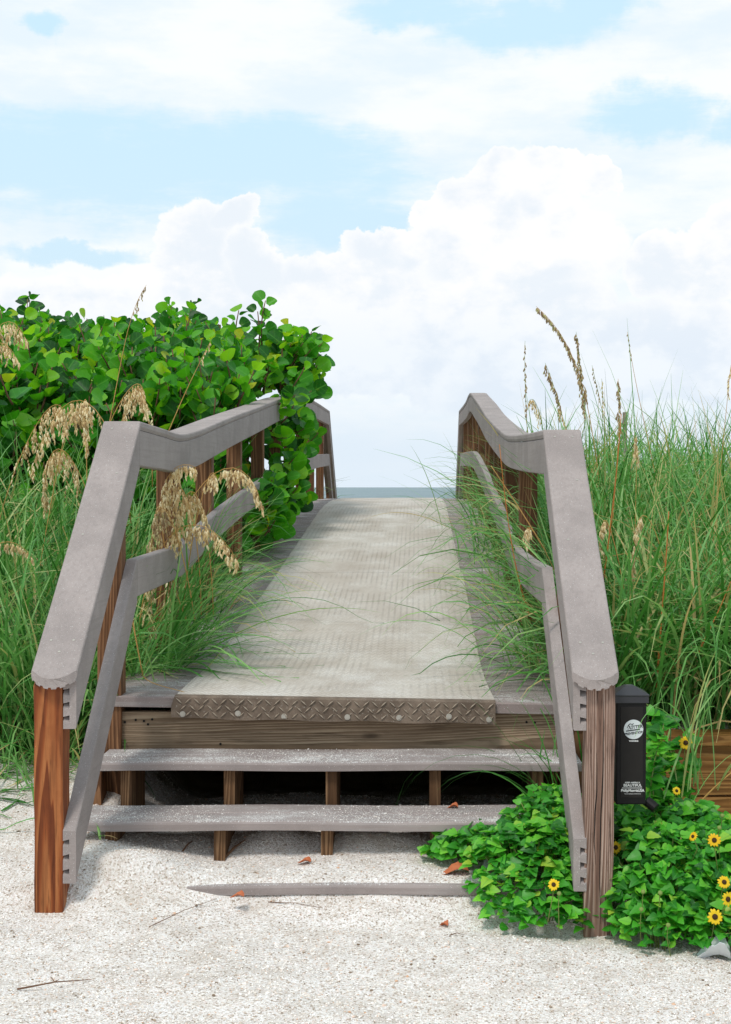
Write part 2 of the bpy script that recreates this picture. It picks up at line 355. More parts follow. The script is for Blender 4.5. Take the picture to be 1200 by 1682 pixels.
SUNL = mat_leaf('sunflower_leaf', [(0.0, (0.010, 0.10, 0.008)), (0.35, (0.030, 0.23, 0.014)), (0.7, (0.08, 0.38, 0.022)), (0.93, (0.18, 0.50, 0.04)), (1.0, (0.36, 0.48, 0.05))], (2.0, 2.2, 1.2), 0.3, 0.45, vein=(0.10, 0.33, 0.06))
GRASS = mat_leaf('dune_grass', [(0.0, (0.02, 0.10, 0.014)), (0.25, (0.05, 0.19, 0.025)), (0.5, (0.10, 0.30, 0.06)), (0.68, (0.17, 0.38, 0.11)), (0.84, (0.26, 0.44, 0.14)), (0.91, (0.46, 0.42, 0.17)), (1.0, (0.56, 0.40, 0.18))], (1.6, 1.6, 1.2), 0.3, 0.5, spec=0.35)
STRAW = mat_leaf('sea_oat_seed', [(0.0, (0.34, 0.20, 0.08)), (0.3, (0.64, 0.46, 0.22)), (0.6, (0.80, 0.64, 0.36)), (1.0, (0.90, 0.80, 0.55))], (1.2, 1.2, 1.0), 0.3, 0.6)
STRAWD = mat_leaf('sea_oat_seed_dark', [(0.0, (0.20, 0.12, 0.06)), (0.4, (0.38, 0.26, 0.13)), (0.8, (0.52, 0.42, 0.24)), (1.0, (0.42, 0.42, 0.16))], (1.2, 1.2, 1.0), 0.25, 0.6)
m, T = newmat('straw_stem'); STALK = finish(m, T, T.mix(T.noise(objco(T), 8, 3), hx(160, 108, 50), hx(206, 168, 100)), 0.6)
m, T = newmat('green_stem'); GSTEM = finish(m, T, T.mix(T.noise(objco(T), 8, 3), hx(86, 120, 50), hx(140, 150, 80)), 0.6)
m, T = newmat('bark_brown'); BARK = finish(m, T, T.mix(T.noise(objco(T), 20, 3), hx(84, 58, 40), hx(134, 100, 76)), 0.8)
m, T = newmat('petal_yellow'); c = T.mix(rand(T), (0.85, 0.50, 0.01), (0.92, 0.62, 0.02)); PETAL = finish(m, T, c, 0.5, None, 0.3, 0, c, 0.25)
m, T = newmat('disc_brown'); DISC = finish(m, T, T.mix(T.noise(objco(T), 900, 2), (0.012, 0.006, 0.004), (0.09, 0.045, 0.015)), 0.9, T.bump(T.noise(objco(T), 900, 2), 0.8, 0.001))
m, T = newmat('dry_leaf'); DRY = finish(m, T, T.mix(T.noise(objco(T), 30, 4), hx(150, 70, 34), hx(206, 124, 84)), 0.6, T.bump(T.noise(objco(T), 60, 3), 0.5, 0.002))
m, T = newmat('plastic_scrap'); PLAST = finish(m, T, (0.72, 0.76, 0.78), 0.25, None, 0.5)
# sea
m, T = newmat('sea_water'); co = objco(T)
wv = T.noise(T.mapv(co, (0.35, 1.0, 1)), 0.55, 6, 0.65); wv2 = T.noise(T.mapv(co, (0.12, 1.0, 1)), 0.08, 5, 0.6)
c = T.mix(T.ss(wv2, 0.4, 0.6), (0.16, 0.22, 0.24), (0.25, 0.31, 0.33)); c = T.mix(T.ss(wv, 0.58, 0.68, 0, 0.5), c, (0.5, 0.54, 0.55))
SEA = finish(m, T, c, 0.6, T.bump(T.m('ADD', wv, wv2), 1.0, 0.8), 0.25)

# ------------------------------------------------------------------ ground
def sstep(v, a, b):
    t = np.clip((v - a) / (b - a), 0, 1); return t * t * (3 - 2 * t)
DPROF = [(5.05, 0.776), (5.09, 0.775), (6.05, 0.773), (6.35, 0.758), (8.8, 0.535), (12.6, 0.215), (13.3, 0.175), (14.2, 0.145), (16.4, 0.135), (30, 0.135)]
def deck_z(y): return CAMZ - np.interp(y, [a for a, b in DPROF], [b for a, b in DPROF])
T3Z_ = 1.33 - 657 / 526
def g(X, Y):
    X = np.asarray(X, float); Y = np.asarray(Y, float)
    z = -0.010 - 0.042 * np.clip(X, -2.5, 2)
    z = z + 0.045 * sstep(Y, 4.27, 4.36) + 0.155 * sstep(Y, 4.40, 5.3)
    inb = sstep(X, -1.12, -0.9) * (1 - sstep(X, 0.45, 0.62))
    z = z - 0.022 * np.exp(-((X + 1.12) / 0.16) ** 2 - ((Y - 4.22) / 0.14) ** 2)
    zi = np.interp(Y, [4.25, 4.33, 4.366, 4.388, 4.402, 4.62, 4.72, 4.82, 5.0, 6.0], [-.005, .018, .030, T3Z_ - .012, T3Z_ + .012, .094, .112, .135, .12, .05])
    z = z + inb * (zi - z) * sstep(Y, 4.26, 4.34)
    z = z + 0.060 * np.exp(-((X + 1.02) / 0.26) ** 2 - ((Y - 4.58) / 0.20) ** 2)       # gravel heaped on the left of the treads
    z = z + 0.055 * np.exp(-((X + 0.90) / 0.20) ** 2 - ((Y - 4.40) / 0.12) ** 2)
    z = z + 0.03 * np.exp(-((X + 0.14) / 0.16) ** 2 - ((Y - 4.76) / 0.08) ** 2) + 0.025 * np.exp(-((X + 0.50) / 0.10) ** 2 - ((Y - 4.78) / 0.08) ** 2)
    left = (1 - sstep(X, -1.6, -1.1)); right = sstep(X, 0.62, 0.66)
    zl = z + 0.42 * sstep(Y, 5.5, 8.5) + 0.3 * sstep(Y, 8, 12)
    zr = np.where(Y > 5.14, 0.40 + 0.42 * sstep(Y, 5.3, 8.5) + 0.25 * sstep(Y, 8.5, 12), z)
    mid = z + 0.35 * sstep(Y, 6, 12)
    far = sstep(Y, 15.5, 34)
    out = np.where(X < 0, mid + (zl - mid) * left, mid + (zr - mid) * right)
    out = out * (1 - far) + (-2.2) * sstep(Y, 15.5, 46) 
    out = out + 0.012 * np.sin(X * 5.1 + np.sin(Y * 3.7)) * np.cos(Y * 6.3 + X * 2) + 0.006 * np.sin(X * 17 + Y * 11) * np.sin(Y * 19 - X * 7)
    return out
def spaced(dense0, dense1, step, lo, hi, grow=1.22):
    a = list(np.arange(dense0, dense1 + 1e-6, step)); s = step; v = a[-1]
    while v < hi: s *= grow; v += s; a.append(v)
    s = step; v = a[0]; b = []
    while v > lo: s *= grow; v -= s; b.append(v)
    return np.array(b[::-1] + a)
gx = spaced(-2.4, 2.2, 0.035, -900, 900); gy = spaced(3.0, 6.2, 0.035, -300, 60, 1.12)
GX, GY = np.meshgrid(gx, gy); GZ = g(GX, GY)
nx, ny = len(gx), len(gy); idx = np.arange(nx * ny).reshape(ny, nx)
Fq = np.stack([idx[:-1, :-1], idx[:-1, 1:], idx[1:, 1:], idx[1:, :-1]], -1).reshape(-1, 4)
ground = link(bpy.data.objects.new('ground', np_mesh('ground', np.stack([GX, GY, GZ], -1).reshape(-1, 3), Fq, GRAVEL)))
tag(ground, 'pale crushed shell ground running up into the dunes', kind='structure')
sea = MB().add([(-9000, 38, -1.55), (9000, 38, -1.55), (9000, 12000, -1.55), (-9000, 12000, -1.55)], [(0, 1, 2, 3)]).build('sea', SEA)
tag(sea, 'calm grey-green sea on the horizon', kind='structure')

# loose chips of shell
def chips(N, X0, X1, Y0, Y1, smin, smax, zf, biasn=None):
    x = RNG.uniform(X0, X1, N); y = Y0 + (Y1 - Y0) * RNG.random(N) ** 1.15; z = zf(x, y)
    s = RNG.uniform(smin, smax, N) * (1 + 0.8 * (RNG.random(N) > 0.96))
    base = np.array([(1, 0, 0), (0, 0.7, 0), (-1, 0, 0), (0, -0.7, 0), (0, 0, 0.45), (0, 0, -0.45)], float)
    Vv = base[None] * s[:, None, None] * RNG.uniform(0.7, 1.3, (N, 6, 3))
    a = RNG.uniform(0, 6.28, N); t = RNG.normal(0, 0.5, N)
    ca, sa, ct, st = np.cos(a), np.sin(a), np.cos(t), np.sin(t)
    X, Y, Z = Vv[..., 0], Vv[..., 1], Vv[..., 2]
    Y2 = Y * ct[:, None] - Z * st[:, None]; Z2 = Y * st[:, None] + Z * ct[:, None]
    X3 = X * ca[:, None] - Y2 * sa[:, None]; Y3 = X * sa[:, None] + Y2 * ca[:, None]
    V = np.stack([X3 + x[:, None], Y3 + y[:, None], Z2 + z[:, None] + (s * 0.25)[:, None]], -1)
    tri = np.array([(0, 1, 4), (1, 2, 4), (2, 3, 4), (3, 0, 4), (1, 0, 5), (2, 1, 5), (3, 2, 5), (0, 3, 5)])
    Fc = (tri[None] + (np.arange(N) * 6)[:, None, None]).reshape(-1, 3)
    return V.reshape(-1, 3), Fc, np.repeat(RNG.random(N), 8)
V, Fc, va = chips(75000, -2.1, 1.6, 3.25, 5.7, 0.0020, 0.0042, g)
tag(link(bpy.data.objects.new('shell_gravel', np_mesh('shell_gravel', V, Fc, CHIP, va, smooth=False))), 'loose chips of white and tan crushed shell covering the ground', 'gravel', kind='stuff')

# ------------------------------------------------------------------ boardwalk deck and stairs
deck = thing('boardwalk', 'grey composite boardwalk ramp with three wide steps going up towards the sea', 'boardwalk', (0, 5.1, 0.5))
DO = Vector((0, 5.1, 0.5))
def part(mb, name, mat, parent, origin, **kw):
    mb.v = [(v[0] - origin[0], v[1] - origin[1], v[2] - origin[2]) for v in mb.v]; return mb.build(name, mat, parent, **kw)
def tilt(x): return -0.014 * (x + 0.28) / 0.8      # the front edge has sunk a little on the right
y = 5.09; k = 0
while y < 16.35:
    y1 = y + 0.137; t0 = 0.038
    tf = max(0.0, 1 - (y - 5.09) / 3.0)
    xl, xr = -1.172 + random.uniform(-.006, .006), 0.612 + random.uniform(-.006, .006)
    za, zb = float(deck_z(y)), float(deck_z(y1)); dz = random.uniform(-.0018, .0018)
    c = 0.004; sec = []
    mb = MB()
    def q(x, yy, zz): return (x, yy, zz + tf * tilt(x) + dz)
    vs_ = [];
    for x in (xl, xr):
        vs_ += [q(x, y, za - t0), q(x, y, za - c), q(x, y + c, za), q(x, y1 - c, zb), q(x, y1, zb - c), q(x, y1, zb - t0)]
    fs_ = [(0, 1, 2, 3, 4, 5), (11, 10, 9, 8, 7, 6)] + [(i, (i + 1) % 6, (i + 1) % 6 + 6, i + 6) for i in range(6)]
    mb.add(vs_, fs_)
    part(mb, 'plank', COMPD, deck, DO)
    y = y1 + 0.008; k += 1
for xx in (-0.98, 0.30, 0.36):
    for yy in (5.12,): MB().tube([(0, 0, 0), (0, 0, 0.002)], 0.005, 8).build('screw', STEEL, deck).location = Vector((xx, yy, deck_z(yy) + tilt(xx))) - DO + Vector((0, 0, 0.0004))
# fascia board (weathered timber) under the deck edge
part(MB().box(-1.155, 0.515, 5.125, 5.163, CAMZ - 0.965, CAMZ - 0.822), 'riser_board', WOOD_F, deck, DO, bevel=0.003)
for hx_, hy_ in ((-1.03, -.852), (-1.00, -.856), (-.97, -.850), (-.985, -.868), (-1.07, -.86), (0.40, -.86), (0.43, -.862), (-.72, -.94)):
    MB().tube([(0, 0, 0), (0, -0.0015, 0)], 0.0045, 8).build('nail_hole', HOLE, deck).location = Vector((hx_, 5.1238, CAMZ + hy_)) - DO
# treads: T1, T2, T3
def tread(y0, ztop, xl, xr, n=2):
    w = 0.122
    for i in range(n):
        a = y0 + i * (w + 0.004); c = 0.009
        sec = [(a, ztop - 0.030), (a, ztop - c), (a + 0.004, ztop - 0.003), (a + c, ztop), (a + w - 0.004, ztop), (a + w, ztop - 0.004), (a + w, ztop - 0.030)]
        mb = MB(); nseg = 14; n_ = len(sec)
        for k in range(nseg + 1):
            x = xl + (xr - xl) * k / nseg; wz = 0.002 * math.sin(k * 0.8 + y0 * 9)
            mb.v += [(x, yy, zz + wz) for yy, zz in sec]
        for k in range(nseg):
            for j in range(n_): mb.f.append((k * n_ + j, k * n_ + (j + 1) % n_, (k + 1) * n_ + (j + 1) % n_, (k + 1) * n_ + j))
        mb.f += [tuple(range(n_)), tuple(nseg * n_ + j for j in range(n_ - 1, -1, -1))]
        part(mb, 'tread_board', COMPT, deck, DO)
T1Y, T1Z = F / 474, CAMZ - 452 / 474
T2Y, T2Z = F / 499, CAMZ - 550 / 499
T3Y, T3Z = F / 526, CAMZ - 654 / 526
tread(T1Y, T1Z, -1.12, 0.57); tread(T2Y, T2Z, -1.12, 0.57); tread(T3Y, T3Z, -1.06, 0.50)
# stringers: saw-tooth side boards carrying the treads
for xs in (-1.015, -0.655, -0.30, 0.062, 0.42):
    t = 0.030
    pr = [(T3Y + 0.03, T3Z - t - .001), (T2Y + 0.03, T3Z - t - .001), (T2Y + 0.03, T2Z - t - .001), (T1Y + 0.028, T2Z - t - .001), (T1Y + 0.028, T1Z - t - .001), (5.123, T1Z - t - .001), (5.123, T1Z - 0.24), (T2Y + 0.05, -0.06), (T3Y + 0.03, -0.10)]
    mb = MB(); n_ = len(pr)
    mb.add([(xs - 0.019, a, b) for a, b in pr] + [(xs + 0.019, a, b) for a, b in pr], [tuple(range(n_)), tuple(range(2 * n_ - 1, n_ - 1, -1))] + [(i, (i + 1) % n_, (i + 1) % n_ + n_, i + n_) for i in range(n_)])
    part(mb, 'stringer', WOOD_S, deck, DO)
# framing below the deck, plus added boards that keep light out of the hollow
for xs in (-1.11, -0.655, -0.30, 0.062, 0.50):
    pa = [(yy, float(deck_z(yy)) - 0.050) for yy in (5.18, 7.5, 10, 12.2, 14, 16.3)]
    part(MB().sweep(pa, [(xs - .019, 0), (xs + .019, 0), (xs + .019, -.19), (xs - .019, -.19)]), 'joist', WOOD_S, deck, DO)
part(MB().box(-1.125, 0.50, 6.6, 6.64, -0.1, 0.55), 'shade_back_board', WOOD_S, deck, DO)  # added board closing the hollow at the back so it stays dark
for x_ in (-1.135, 0.512): part(MB().box(x_ - .012, x_ + .012, 5.17, 6.6, -0.1, 0.49), 'shade_side_board', WOOD_S, deck, DO)  # added boards blocking daylight from both sides of the hollow
part(MB().box(-1.165, -1.128, 5.0, 5.09, 0.05, CAMZ - .98), 'short_post', WOOD_M, deck, DO, bevel=.002)
for yy in (7.5, 10, 12.5, 15.5):
    for xx in (-1.05, 0.49): part(MB().box(xx - .045, xx + .045, yy, yy + .09, -0.3, float(deck_z(yy)) - 0.25), 'support_post', WOOD_S, deck, DO)
# far side stair, going down to the beach
for i in range(6):
    part(MB().box(-1.12, 0.57, 16.42 + i * .28, 16.67 + i * .28, float(deck_z(16)) - .17 * (i + 1) - .03, float(deck_z(16)) - .17 * (i + 1)), 'tread_board', COMPD, deck, DO)
# crushed shell lying on treads
def on_treads(x, y):
    z = np.full_like(x, -5.0)
    for ty, tz in ((T1Y, T1Z), (T2Y, T2Z)): z = np.where((y > ty + .006) & (y < ty + .245), tz, z)
    return z
V, Fc, va = chips(5200, -1.08, 0.55, T2Y, T1Y + .24, 0.0012, 0.0024, on_treads)
keep = V.reshape(-1, 6, 3)[:, 0, 2] > -1
n_ = keep.sum(); V = V.reshape(-1, 6, 3)[keep].reshape(-1, 3); va = va.reshape(-1, 8)[keep].ravel()
Fc = (np.array([(0, 1, 4), (1, 2, 4), (2, 3, 4), (3, 0, 4), (1, 0, 5), (2, 1, 5), (3, 2, 5), (0, 3, 5)])[None] + (np.arange(n_) * 6)[:, None, None]).reshape(-1, 3)
tag(link(bpy.data.objects.new('scattered_shell', np_mesh('scattered_shell', V, Fc, CHIP, 0.3 + 0.6 * va, smooth=False))), 'thin scatter of white shell grains on the step treads', 'gravel', kind='stuff')

# ------------------------------------------------------------------ runner
run = thing('rubber_runner', 'long pale ribbed rubber runner lying down the middle of the ramp', 'mat', (0, 5.09, 0.56)); RO = Vector((0, 5.09, 0.56))
def edge(y): # left, right edges of the runner along the ramp
    return np.interp(y, [5.06, 6.2, 8.8, 12.4, 16], [-.878, -.886, -.87, -.875, -.865]), np.interp(y, [5.06, 5.6, 6.2, 8.8, 16], [.284, .272, .276, .282, .28])
def strip(y0, y1, off, name, xoff=0.0, trim=0.0):
    ys = np.arange(y0, y1 + .001, (y1 - y0) / max(8, int((y1 - y0) / .12))); nxs = 12; V = []; th = 0.006
    for lay in (0, 1):
        for yy in ys:
            l, r = edge(yy); r -= trim
            for i in range(nxs + 1):
                x = l + (r - l) * i / nxs + xoff; tfx = max(0.0, 1 - (yy - 5.09) / 3.0)
                wav = 0.0015 * math.sin(yy * 9 + x * 4) + 0.001 * math.sin(yy * 23)
                V.append((x, yy, float(deck_z(yy)) + tfx * tilt(x) + off + (th + wav + .0015 if lay == 0 else 0.0)))
    n1 = len(ys); m_ = nxs + 1; Fs = []; B = n1 * m_
    for a in range(n1 - 1):
        for i in range(nxs):
            p = a * m_ + i; Fs.append((p, p + 1, p + m_ + 1, p + m_)); Fs.append((B + p, B + p + m_, B + p + m_ + 1, B + p + 1))
    for i in range(nxs):
        Fs.append((i, B + i, B + i + 1, i + 1)); e = (n1 - 1) * m_ + i; Fs.append((e, e + 1, B + e + 1, B + e))
    for a in range(n1 - 1):
        p = a * m_; Fs.append((p, p + m_, B + p + m_, B + p)); p += nxs; Fs.append((p, B + p, B + p + m_, p + m_))
    mb = MB(); mb.add(V, Fs)
    o = mb.build(name, MATM, run, smooth=False); o.location = -RO; return o
strip(5.075, 8.72, 0.002, 'runner_section'); strip(8.724, 16.3, 0.0025, 'runner_section', 0.0, 0.012)
# folded-down flap with raised chevrons
fy = 5.068; ztop_l = float(deck_z(5.09)) + .012; mb = MB(); nseg = 26
for i in range(nseg + 1):
    x = -.878 + (0.283 + .878) * i / nseg; zt = ztop_l + tilt(x); bot = zt - 0.084 + .003 * math.sin(i * .9) + (0.006 if i in (0,) else 0)
    bow = 0.004 * math.sin(i * .55) * 1.0; xb = x + (-.012 * (1 - i / nseg) if i < 3 else 0)
    mb.v += [(x, fy + .03, zt - .001), (x, fy + .006, zt - .001), (x, fy, zt - .008), (xb, fy - .004 + bow * .3, (zt + bot) / 2), (xb, fy - .005 + bow, bot),
             (xb, fy + .001 + bow, bot), (xb, fy + .002 + bow * .3, (zt + bot) / 2), (x, fy + .012, zt - .010), (x, fy + .03, zt - .008)]
for i in range(nseg):
    for j in range(9): mb.f.append((i * 9 + j, i * 9 + (j + 1) % 9, (i + 1) * 9 + (j + 1) % 9, (i + 1) * 9 + j))
mb.f += [tuple(range(9)), tuple(nseg * 9 + j for j in range(8, -1, -1))]
flap = mb.build('edge_flap', MATF, run, smooth=False); flap.location = -RO; flap['label'] = 'dark folded edge flap embossed with chevrons'
mb = MB(); rows = 3
for r_ in range(rows):
    for i in range(36):
        x = -.862 + i * .0322 + (.016 if r_ % 2 else 0); 
        if x > .27: continue
        zc = ztop_l + tilt(x) - .020 - r_ * .0235; sg = 1 if (i + r_) % 2 else -1; a = sg * R(42); L, w, h = .0165, .0030, .0050
        dx, dz = math.cos(a), math.sin(a); yb = fy - .0035 - .0006 * r_ + 0.004 * math.sin((x + .878) / 1.161 * nseg * .55) * r_ * .3
        mb.add([(x - dx * L, yb, zc - dz * L), (x - dz * w, yb, zc + dx * w), (x + dx * L, yb, zc + dz * L), (x + dz * w, yb, zc - dx * w),
                (x - dx * L * .6, yb - h, zc - dz * L * .6), (x + dx * L * .6, yb - h, zc + dz * L * .6)],
               [(0, 1, 4), (1, 5, 4), (1, 2, 5), (2, 3, 5), (3, 4, 5), (3, 0, 4)])
m, T = newmat('runner_ridges'); RIDG = finish(m, T, T.mix(T.noise(objco(T), 60, 3), hx(134, 118, 102), hx(170, 156, 140)), 0.6)
tp = mb.build('tread_pattern', RIDG, flap); tp['kind'] = 'stuff'
for px, py in ((299, 1177), (390, 1176), (466, 1181), (570, 1182), (655, 1183), (737, 1181), (803, 1186)):
    x = (px - VX) / 455; z = CAMZ - (py - HY) / 455
    mb = MB().tube([(0, 0, 0), (0, -.003, 0)], .0105, 14).tube([(0, -.003, 0), (0, -.006, 0)], .006, 10); b = mb.build('bolt', STEEL, run); b.location = Vector((x, fy - .0055, z + .008)) - RO

# ------------------------------------------------------------------ railings
def sp_(lst): return [(F / s, CAMZ + h) for s, h in lst]
def resample(path, n=3):
    out = []; p = [path[0]] + list(path) + [path[-1]]
    for i in range(1, len(p) - 2):
        for k in range(n):
            t = k / n; a, b, c, d = p[i - 1], p[i], p[i + 1], p[i + 2]
            yy = b[0] + (c[0] - b[0]) * t; hm = (c[1] - b[1]) / (c[0] - b[0])
            m1 = ((c[1] - a[1]) / max(1e-6, c[0] - a[0])) * (c[0] - b[0]); m2 = ((d[1] - b[1]) / max(1e-6, d[0] - b[0])) * (c[0] - b[0])
            if i == 1: m1 = hm * (c[0] - b[0])
            h00 = 2 * t**3 - 3 * t**2 + 1; h10 = t**3 - 2 * t**2 + t; h01 = -2 * t**3 + 3 * t**2; h11 = t**3 - t**2
            out.append((yy, h00 * b[1] + h10 * m1 + h01 * c[1] + h11 * m2))
    out.append(path[-1]); return out
def sub(path, y0, y1):
    ys = [a for a, b in path]; zs = [b for a, b in path]
    inner = [(a, b) for a, b in path if y0 < a < y1]
    return [(y0, float(np.interp(y0, ys, zs)))] + inner + [(y1, float(np.interp(y1, ys, zs)))]
def cap_section(x0, x1, t=0.032):
    # rounded top, fluted underside
    w = x1 - x0; s = [(x0, -.006), (x0 + .003, -.001)] + [(x0 + .008 + (w - .016) * i / 10, 0) for i in range(11)] + [ (x1 - .003, -.001), (x1, -.006), (x1, -t * .62)]
    nfl = 5; st = (w - .012) / nfl
    for i in range(nfl):
        b = x1 - .006 - i * st; s += [(b, -t), (b - st * .55, -t), (b - st * .62, -t * .84), (b - st * .93, -t * .84)]
    s += [(x0 + .004, -t), (x0, -t * .62)]
    return s
def board_section(x0, x1, top, h, groove_side):
    # three dovetail channels in the face that lies against the posts
    gx_, ox = (x0, x1) if groove_side < 0 else (x1, x0); d = (ox - gx_) * .48
    s = [(gx_, top), (ox - (ox - gx_) * .08, top), (ox, top - .004), (ox, top - h + .004), (ox - (ox - gx_) * .08, top - h), (gx_, top - h)]
    for f in (.80, .52, .24):
        zc = top - h * f; hh = h * .065
        s += [(gx_, zc - hh * .7), (gx_ + d, zc - hh * 1.2), (gx_ + d, zc + hh * 1.2), (gx_, zc + hh * .7)]
    return s
def railing(side, label, cap, low, stair_cap, stair_low, posts, cap_joints, low_joints, xin, xout, sx, front_post, label_post, postmat):
    """side -1 left, +1 right; xin = inner face of the side boards, xout = outer edge of the cap"""
    rl = thing('railing', label, 'railing', (front_post[0], 4.3, 0)); RO_ = Vector((front_post[0], 4.3, 0))
    bx_ = xin + side * .040; lo, hi = min(xin, bx_), max(xin, bx_); cx0, cx1 = min(xin - side * .004, xout), max(xin - side * .004, xout)
    cs = cap_section(cx0, cx1)
    xc, hw = (cx0 + cx1) / 2, (cx1 - cx0) / 2
    capm = COMP
    # stair pieces
    (ya, za), (yb, zb) = stair_cap; sl = (zb - za) / (yb - ya)
    def e0(x, dz): q_ = -.030 * (1 - ((x - xc) / hw) ** 2); return q_, q_ * sl
    pth = [(ya + (yb - ya) * k / 8, za + (zb - za) * k / 8 - .006 * math.sin(math.pi * k / 8)) for k in range(9)]
    sc_ = part(MB().sweep(pth, cs, end0=e0), 'stair_handrail', capm, rl, RO_)
    pth2 = [(a + .004, b) for a, b in pth]; pth2[-1] = (yb - .0, pth2[-1][1])
    part(MB().sweep(pth2, board_section(lo, hi, -.0335, .148, side)), 'stair_side_board', COMP, rl, RO_)
    (yc, zc), (yd, zd) = stair_low
    pl = [(yc + (yd - yc) * k / 6, zc + (zd - zc) * k / 6) for k in range(7)]
    part(MB().sweep(pl, board_section(lo, hi, 0, .160, side)), 'stair_mid_rail', COMP, rl, RO_)
    for tt, dx in ((.965, .036), (.965, -.030), (.76, .03), (.50, -.03), (.10, .035), (.10, -.035), (.06, 0.0)):
        pz = za + (zb - za) * tt; py_ = ya + (yb - ya) * tt; i_ = min(7, int(tt * 8)); fz = pth[i_][1] + (pth[i_ + 1][1] - pth[i_][1]) * (tt * 8 - i_)
        s_ = MB().tube([(0, 0, -.002), (0, 0, .0012)], .0042, 8).build('screw', STEEL, rl); s_.location = Vector((xc + dx, py_, fz)) - RO_; s_.rotation_euler = (math.atan(sl), 0, 0)
    # ramp pieces
    cp = resample(cap); lp = resample(low)
    for a, b in zip(cap_joints[:-1], cap_joints[1:]):
        part(MB().sweep(sub(cp, a + .0015, b - .0015), cs), 'handrail', capm, rl, RO_)
    js = [cap_joints[0]] + [j + random.uniform(-.3, .1) for j in cap_joints[1:-1]] + [cap_joints[-1]]
    for a, b in zip(js[:-1], js[1:]):
        part(MB().sweep(sub(cp, a + .001, b - .001), board_section(lo, hi, -.0335, .134, side)), 'side_board', COMP, rl, RO_)
    for a, b in zip(low_joints[:-1], low_joints[1:]):
        part(MB().sweep(sub(lp, a + .001, b - .001), board_section(lo, hi, 0, .138, side)), 'mid_rail', COMP, rl, RO_)
    # posts
    px0, px1 = min(bx_, bx_ + side * .089), max(bx_, bx_ + side * .089)
    px0 += .0015; px1 += .0015 * side
    cys = [a for a, b in cp]; czs = [b for a, b in cp]
    for yy in posts:
        top = float(np.interp(yy, cys, czs)) - .036
        if yy < cys[0]: top = za + (zb - za) * (yy - ya) / (yb - ya) - .055
        part(MB().box(px0, px1, yy, yy + .089, float(deck_z(yy)) - .42, top - .004), 'post', WOOD_M, rl, RO_, bevel=.003)
    fx0, fx1, gz, tz, lean = front_post[1:]
    mb = MB(); nz = 10
    for k in range(nz + 1):
        t = k / nz; z = gz + (tz - gz) * t; o_ = lean * (1 - t)
        wv = .0012 * math.sin(k * 1.7)
        mb.v += [(fx0 + o_ + wv, 4.262, z), (fx1 + o_ + wv, 4.262, z), (fx1 + o_ + wv, 4.349, z + (.07 if k == nz else 0)), (fx0 + o_ + wv, 4.349, z + (.07 if k == nz else 0))]
    for k in range(nz):
        for i in range(4): j = (i + 1) % 4; mb.f.append((k * 4 + i, k * 4 + j, k * 4 + 4 + j, k * 4 + 4 + i))
    mb.f += [(3, 2, 1, 0), tuple(nz * 4 + i for i in range(4))]
    fp = part(mb, 'front_post', postmat, rl, RO_, bevel=.003); fp['label'] = label_post
    # far stair rail down to the beach
    ye, ze = cp[-1]; q2 = [(ye + .003, ze), (ye + 1.55, ze - 1.05)]
    part(MB().sweep(q2, cs), 'stair_handrail', capm, rl, RO_); part(MB().sweep(q2, board_section(lo, hi, -.0335, .14, side)), 'stair_side_board', COMP, rl, RO_)
    q3 = [(lp[-1][0] + .003, lp[-1][1]), (lp[-1][0] + 1.55, lp[-1][1] - 1.05)]
    part(MB().sweep(q3, board_section(lo, hi, 0, .14, side)), 'stair_mid_rail', COMP, rl, RO_)
    part(MB().box(px0, px1, ye + 1.35, ye + 1.44, -.9, ze - .96), 'post', WOOD_M, rl, RO_, bevel=.003)
    return rl
S1 = F / 439
LEFT = railing(-1, 'left railing of grey boards whose front post is orange-brown', 
    sp_([(439, .246), (400, .238), (375, .232), (350, .262), (330, .302), (293, .395), (250, .528), (220, .655), (197, .76), (180, .83), (160, .873), (139, .90)]),
    sp_([(443, -.269), (400, -.262), (369, -.251), (340, -.19), (300, -.095), (250, .03), (195, .21), (160, .33), (139, .39)]),
    [(F / 540, CAMZ - .555), (S1 - .002, CAMZ + .246)], [(F / 540, CAMZ - 1.046), (F / 443 - .002, CAMZ - .269)],
    [5.10, 6.25, 7.35, 8.55, 9.8, 11.0, 12.2, 13.4, 14.6, 16.1], [S1, F / 366, 8.9, 12.0, F / 139], [F / 443, F / 369, 9.4, 12.8, F / 139],
    -1.038, -1.174, -1, (-1.12, -1.168, -1.080, -.14, CAMZ - .605, .003), 'orange-brown front post with bold dark grain', WOOD_O)
RIGHT = railing(1, 'right railing of grey boards whose front post is greyed and cracked',
    sp_([(438, .215), (390, .228), (350, .245), (309, .278), (284, .333), (260, .405), (235, .508), (214, .635), (197, .745), (182, .85), (168, .835), (145, .865)]),
    sp_([(431, -.306), (390, -.312), (350, -.305), (320, -.285), (288, -.156), (262, -.055), (245, .01), (233, .086), (214, .187), (194, .293), (180, .325), (149, .37)]),
    [(F / 540, CAMZ - .560), (F / 438 - .002, CAMZ + .215)], [(F / 540, CAMZ - 1.07), (F / 431 - .002, CAMZ - .306)],
    [5.10, 7.05, 8.2, 9.4, 10.6, 11.8, 13.0, 14.2, 15.6], [F / 438, F / 311, 9.9, F / 182, F / 145], [F / 431, F / 322, 10.2, F / 190, F / 149],
    .475, .613, 1, (.55, .516, .604, -.16, CAMZ - .60, -.012), 'greyed front post split by long cracks', WOOD_G)
